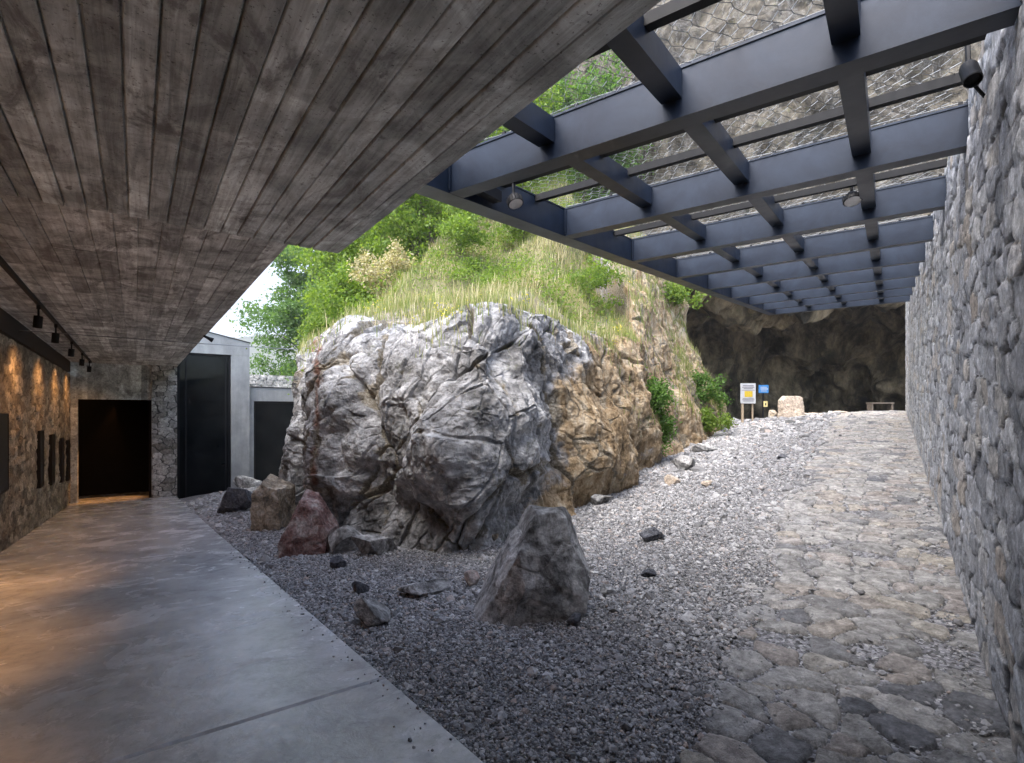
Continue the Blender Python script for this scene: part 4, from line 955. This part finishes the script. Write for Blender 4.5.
for i, (x, y, h, rd, mt, lb) in enumerate([(-1.2, 12.6, 1.3, .8, M_leafL, 'round yellow green bush on the slope left of the leaning sapling'), (.3, 14.2, .9, .8, M_leafL, 'small bright bush in the centre of the grassy slope'),
        (1.9, 12.8, 1.1, .8, M_leafL, 'low yellow green bush on the slope above the ochre flank'), (-.4, 16.2, 2.2, 1.2, M_leafL, 'wide light green bush high on the grassy slope'), (2.6, 15.2, 1.3, .9, M_leafL, 'leafy bright bush on the slope nearest the pergola girder'), (-2.9, 12.2, 1.2, .8, M_straw, 'dry brownish bush on the left shoulder of the outcrop')]):
    tree((x, y, hz(x, y)-.1), h, rd, mt, lb, 5000, .032, nl=22, seed=700+i, group='bushes on the grassy slope', name='bush', low=.0, cat='bush')
# bare leaning sapling
P = at(433, 245, 14.8); A = []; pts = np.array([P+[.1, 0, -.6], P, at(425, 215, 14.7), at(415, 185, 14.6), at(405, 150, 14.4)])
e = empty('sapling', tuple(pts[0]), 'thin dark leaning sapling trunk on the grass above the outcrop', 'tree')
v, f = tubes(pts[:-1], pts[1:], np.array([.06, .05, .045, .035]), 7, np.array([.05, .045, .035, .02])); mk('trunk', v, f, M_bark, e)
br = np.array([at(425, 215, 14.7), at(430, 240, 14.8), at(420, 198, 14.6)]); bt = np.array([at(395, 205, 14.2), at(408, 218, 14.5), at(440, 165, 14.9)])
v, f = tubes(br, bt, .022, 5, .008); mk('branch', v, f, M_bark, e)
Pl = np.concatenate([bt[k]+rng.normal(size=(250, 3))*.3 for k in range(3)]); v, f = leaves(Pl, .05); mk('crown', v, f, M_leafL, e)

# grass on the hill and on ledges
def sample_surface(Pg, nmin, count, cond):
    """Pg (n,m,3) grid points, pick random area-weighted vertices"""
    P = Pg[:-1, :-1]; a = Pg[1:, :-1]-P; b = Pg[:-1, 1:]-P; cr = np.cross(a, b); ar = np.linalg.norm(cr, axis=-1); nz = np.abs(cr[..., 2])/np.maximum(ar, 1e-9)
    w = ar*cond(P, nz); w = w.ravel(); w /= w.sum(); k = rng.choice(len(w), count, p=w); u = rng.uniform(size=(count, 2))
    return P.reshape(-1, 3)[k]+a.reshape(-1, 3)[k]*u[:, :1]+b.reshape(-1, 3)[k]*u[:, 1:]
def blades(P, h, w, lean=.35):
    n = len(P); az = rng.uniform(0, 2*np.pi, n); H = h*np.exp(rng.normal(0, .35, n)); d = np.stack([np.cos(az), np.sin(az), 0*az], -1); sd_ = np.stack([-np.sin(az), np.cos(az), 0*az], -1)
    ln = (rng.uniform(.1, 1, n)*lean*H)[:, None]; W = (w*np.exp(rng.normal(0, .2, n)))[:, None]
    Hz = np.stack([0*H, 0*H, H], -1)
    V = np.stack([P-sd_*W, P+sd_*W, P+d*ln*.35+Hz*.55+sd_*W*.8, P+d*ln*.35+Hz*.55-sd_*W*.8, P+d*ln+Hz], 1).reshape(-1, 3)
    o = 5*np.arange(n)[:, None]; return V, [np.concatenate([o, o+1, o+2, o+3], 1), np.concatenate([o+3, o+2, o+4], 1)]
hx = np.arange(-8, 8, .1); hy = np.arange(8.9, 22, .1); X, Y = np.meshgrid(hx, hy, indexing='ij'); Z = hill(X, Y)-1.5*(1-sstep(8.9, 10.5, Y)); Hg = np.stack([X, Y, Z], -1)
FD = foot_dist(X, Y); RT = sstep(1.0, 3.6, X-.1*(Y-9))
lim = np.interp(FD, [-.2, .2, .6, 1.0, 1.5, 2.6, 5, 9], [-5, -3, -.2, 1.2, 2.1, 3.4, 8, 30])*(1-RT)+np.interp(FD, [-.2, .3, 1., 2, 3, 4, 9], [-5, -4, -1, 1.2, 2.6, 4.6, 26])*RT
Hg[..., 2] = np.minimum(Z, lim)
def patch(P, nz, sc=.8, seed=3, th=-.1): return sstep(th, th+.35, fbm(P[..., 0]*sc, P[..., 1]*sc, P[..., 2]*sc, 3, seed))
RK = None
rockP = np.array([v.co[:] for v in rock.data.vertices], dtype=np.float64).reshape(1700, 540, 3)
topc = lambda P, nz: sstep(.35, .75, nz)*sstep(.75, 1.35, P[..., 2]+.25*fbm(P[..., 0], P[..., 1], 0, 2, 9))*(.12+patch(P, nz, 1.1, 4, -.2))
def gobj(name, pts, h, w, mat, label, lean=.35):
    v, f = blades(pts, h, w, lean); return props(mk(name, v, f, mat), label, kind='stuff')
g1 = sample_surface(Hg, 0, 20000, lambda P, nz: (.15+patch(P, nz))*(P[..., 2] > .3)/(P[..., 1]/9)**2)
gobj('grass', g1, .13, .007, M_grass, 'green grass on the slope above the outcrop', .8)
g1b = sample_surface(rockP, 0, 24000, topc); gobj('grass', g1b, .13, .005, M_grass, 'short green grass on top of the outcrop')
g2 = sample_surface(Hg, 0, 20000, lambda P, nz: (.1+patch(P, nz, 1.3, 19, .1))*(P[..., 2] > .3)/(P[..., 1]/9)**2)
gobj('dry_grass', g2, .21, .006, M_straw, 'dry straw coloured stalks on the slope above the outcrop', .8)
g2b = sample_surface(rockP, 0, 7000, topc); gobj('dry_grass', g2b, .2, .0045, M_straw, 'dry stalks on top of the outcrop', .6)
# broad leaved ground cover and yellow flowers on the slope
cc = sample_surface(Hg, 0, 700, lambda P, nz: (.1+patch(P, nz, .7, 29, .0))*(P[..., 2] > .5)/(P[..., 1]/9)**1.5)
sz_ = np.exp(rng.normal(0, .5, (len(cc), 1, 1))); P = (cc[:, None]+rng.normal(size=(len(cc), 110, 3))*np.array([.2, .2, .14])*sz_+np.array([0, 0, .15])).reshape(-1, 3)
v, f = leaves(P, .026); props(mk('ground_cover', v, f, M_leafL), 'low leafy plants across the grassy slope', kind='stuff')
cc = sample_surface(rockP, 0, 60, topc)
P = (cc[:, None]+rng.normal(size=(len(cc), 24, 3))*np.array([.08, .08, .04])+np.array([0, 0, .12])).reshape(-1, 3)
v, f = leaves(P, .013); props(mk('wild_flowers', v, f, M_flower), 'small yellow flowers along the top of the outcrop', kind='stuff')
# grass on ledges of the right flank
led = sample_surface(rockP, 0, 9000, lambda P, nz: (P[..., 0] > 1.8)*(P[..., 2] > -.3)*(.05+patch(P, nz, 1.2, 44, .1))*(.15+nz)); gobj('grass', led, .15, .006, M_grass, 'grass tufts on the ochre right flank')
# shrubs on the flank (each one a plant)
def shrub(px, py, Yg, rad, mat, label, n=1500, ls=.022, sq=(1, 1, 1), sd_=1):
    c = at(px, py, Yg); # nearest outcrop point along the view
    scr = rockP[..., 0]/rockP[..., 1]*525+512; scy = 412-rockP[..., 2]/rockP[..., 1]*525
    dd = (scr-px)**2+(scy-py)**2+(rockP[..., 1]*2.)**1.0; k = np.unravel_index(np.argmin(dd), dd.shape)
    c = rockP[k] if Yg is None or True else c
    r = np.random.default_rng(sd_)
    e = empty('shrub', tuple(c), label, 'shrub', 'plants rooted on the outcrop')
    T = c+np.array([0, -.1, .08])+r.normal(size=(14, 3))*rad*.55*np.array(sq); 
    v, f = tubes(np.repeat(c[None]+[0, .05, -.05], 14, 0), T, .006, 5, .002); mk('stem', v, f, M_bark, e)
    P = T[r.integers(0, 14, n)]+r.normal(size=(n, 3))*rad*.28; v, f = leaves(P, ls); mk('foliage', v, f, mat, e)
shrub(652, 400, 9.5, .33, M_green, 'bright green leafy shrub trailing down the ochre flank', 3200, .03, (.5, .6, 1.2), 1)
shrub(664, 435, 9.5, .28, M_green, 'small green shrub at the lower end of the trailing one', 1500, .028, (.5, .6, 1.2), 2)
shrub(706, 425, 13, .3, M_leafL, 'yellow green shrub at the right foot of the outcrop by the gravel', 2400, .035, (1, .8, .8), 3)
shrub(700, 392, 15, .34, M_green, 'green shrub near the cave at the far end of the outcrop', 2000, .035, (1, .8, 1), 4)
shrub(672, 296, 15, .5, M_leafL, 'bright fern like plant high on the crag beside the pergola girder', 2600, .045, (1.6, .8, .5), 5)
shrub(716, 400, 15, .35, M_green, 'small dark green shrub left of the white information board', 1200, .035, (1, .8, 1), 7)

# haze
HZ = True
if HZ:
    m = bpy.data.materials.new('haze_air'); m.use_nodes = True; n = m.node_tree.nodes; n.remove(n['Principled BSDF']); pv_ = n.new('ShaderNodeVolumePrincipled')
    pv_.inputs['Color'].default_value = (.93, .95, 1, 1); pv_.inputs['Density'].default_value = .0011; pv_.inputs['Anisotropy'].default_value = .2; m.node_tree.links.new(pv_.outputs[0], n['Material Output'].inputs['Volume'])
    v, f = boxmesh([(-1400, -90, -50), (1400, -90, -50), (1400, 1700, -50), (-1400, 1700, -50), (-1400, -90, 420), (1400, -90, 420), (1400, 1700, 420), (-1400, 1700, 420)])
    props(mk('haze', v, f, m), 'thin pale air over the valley', kind='stuff')
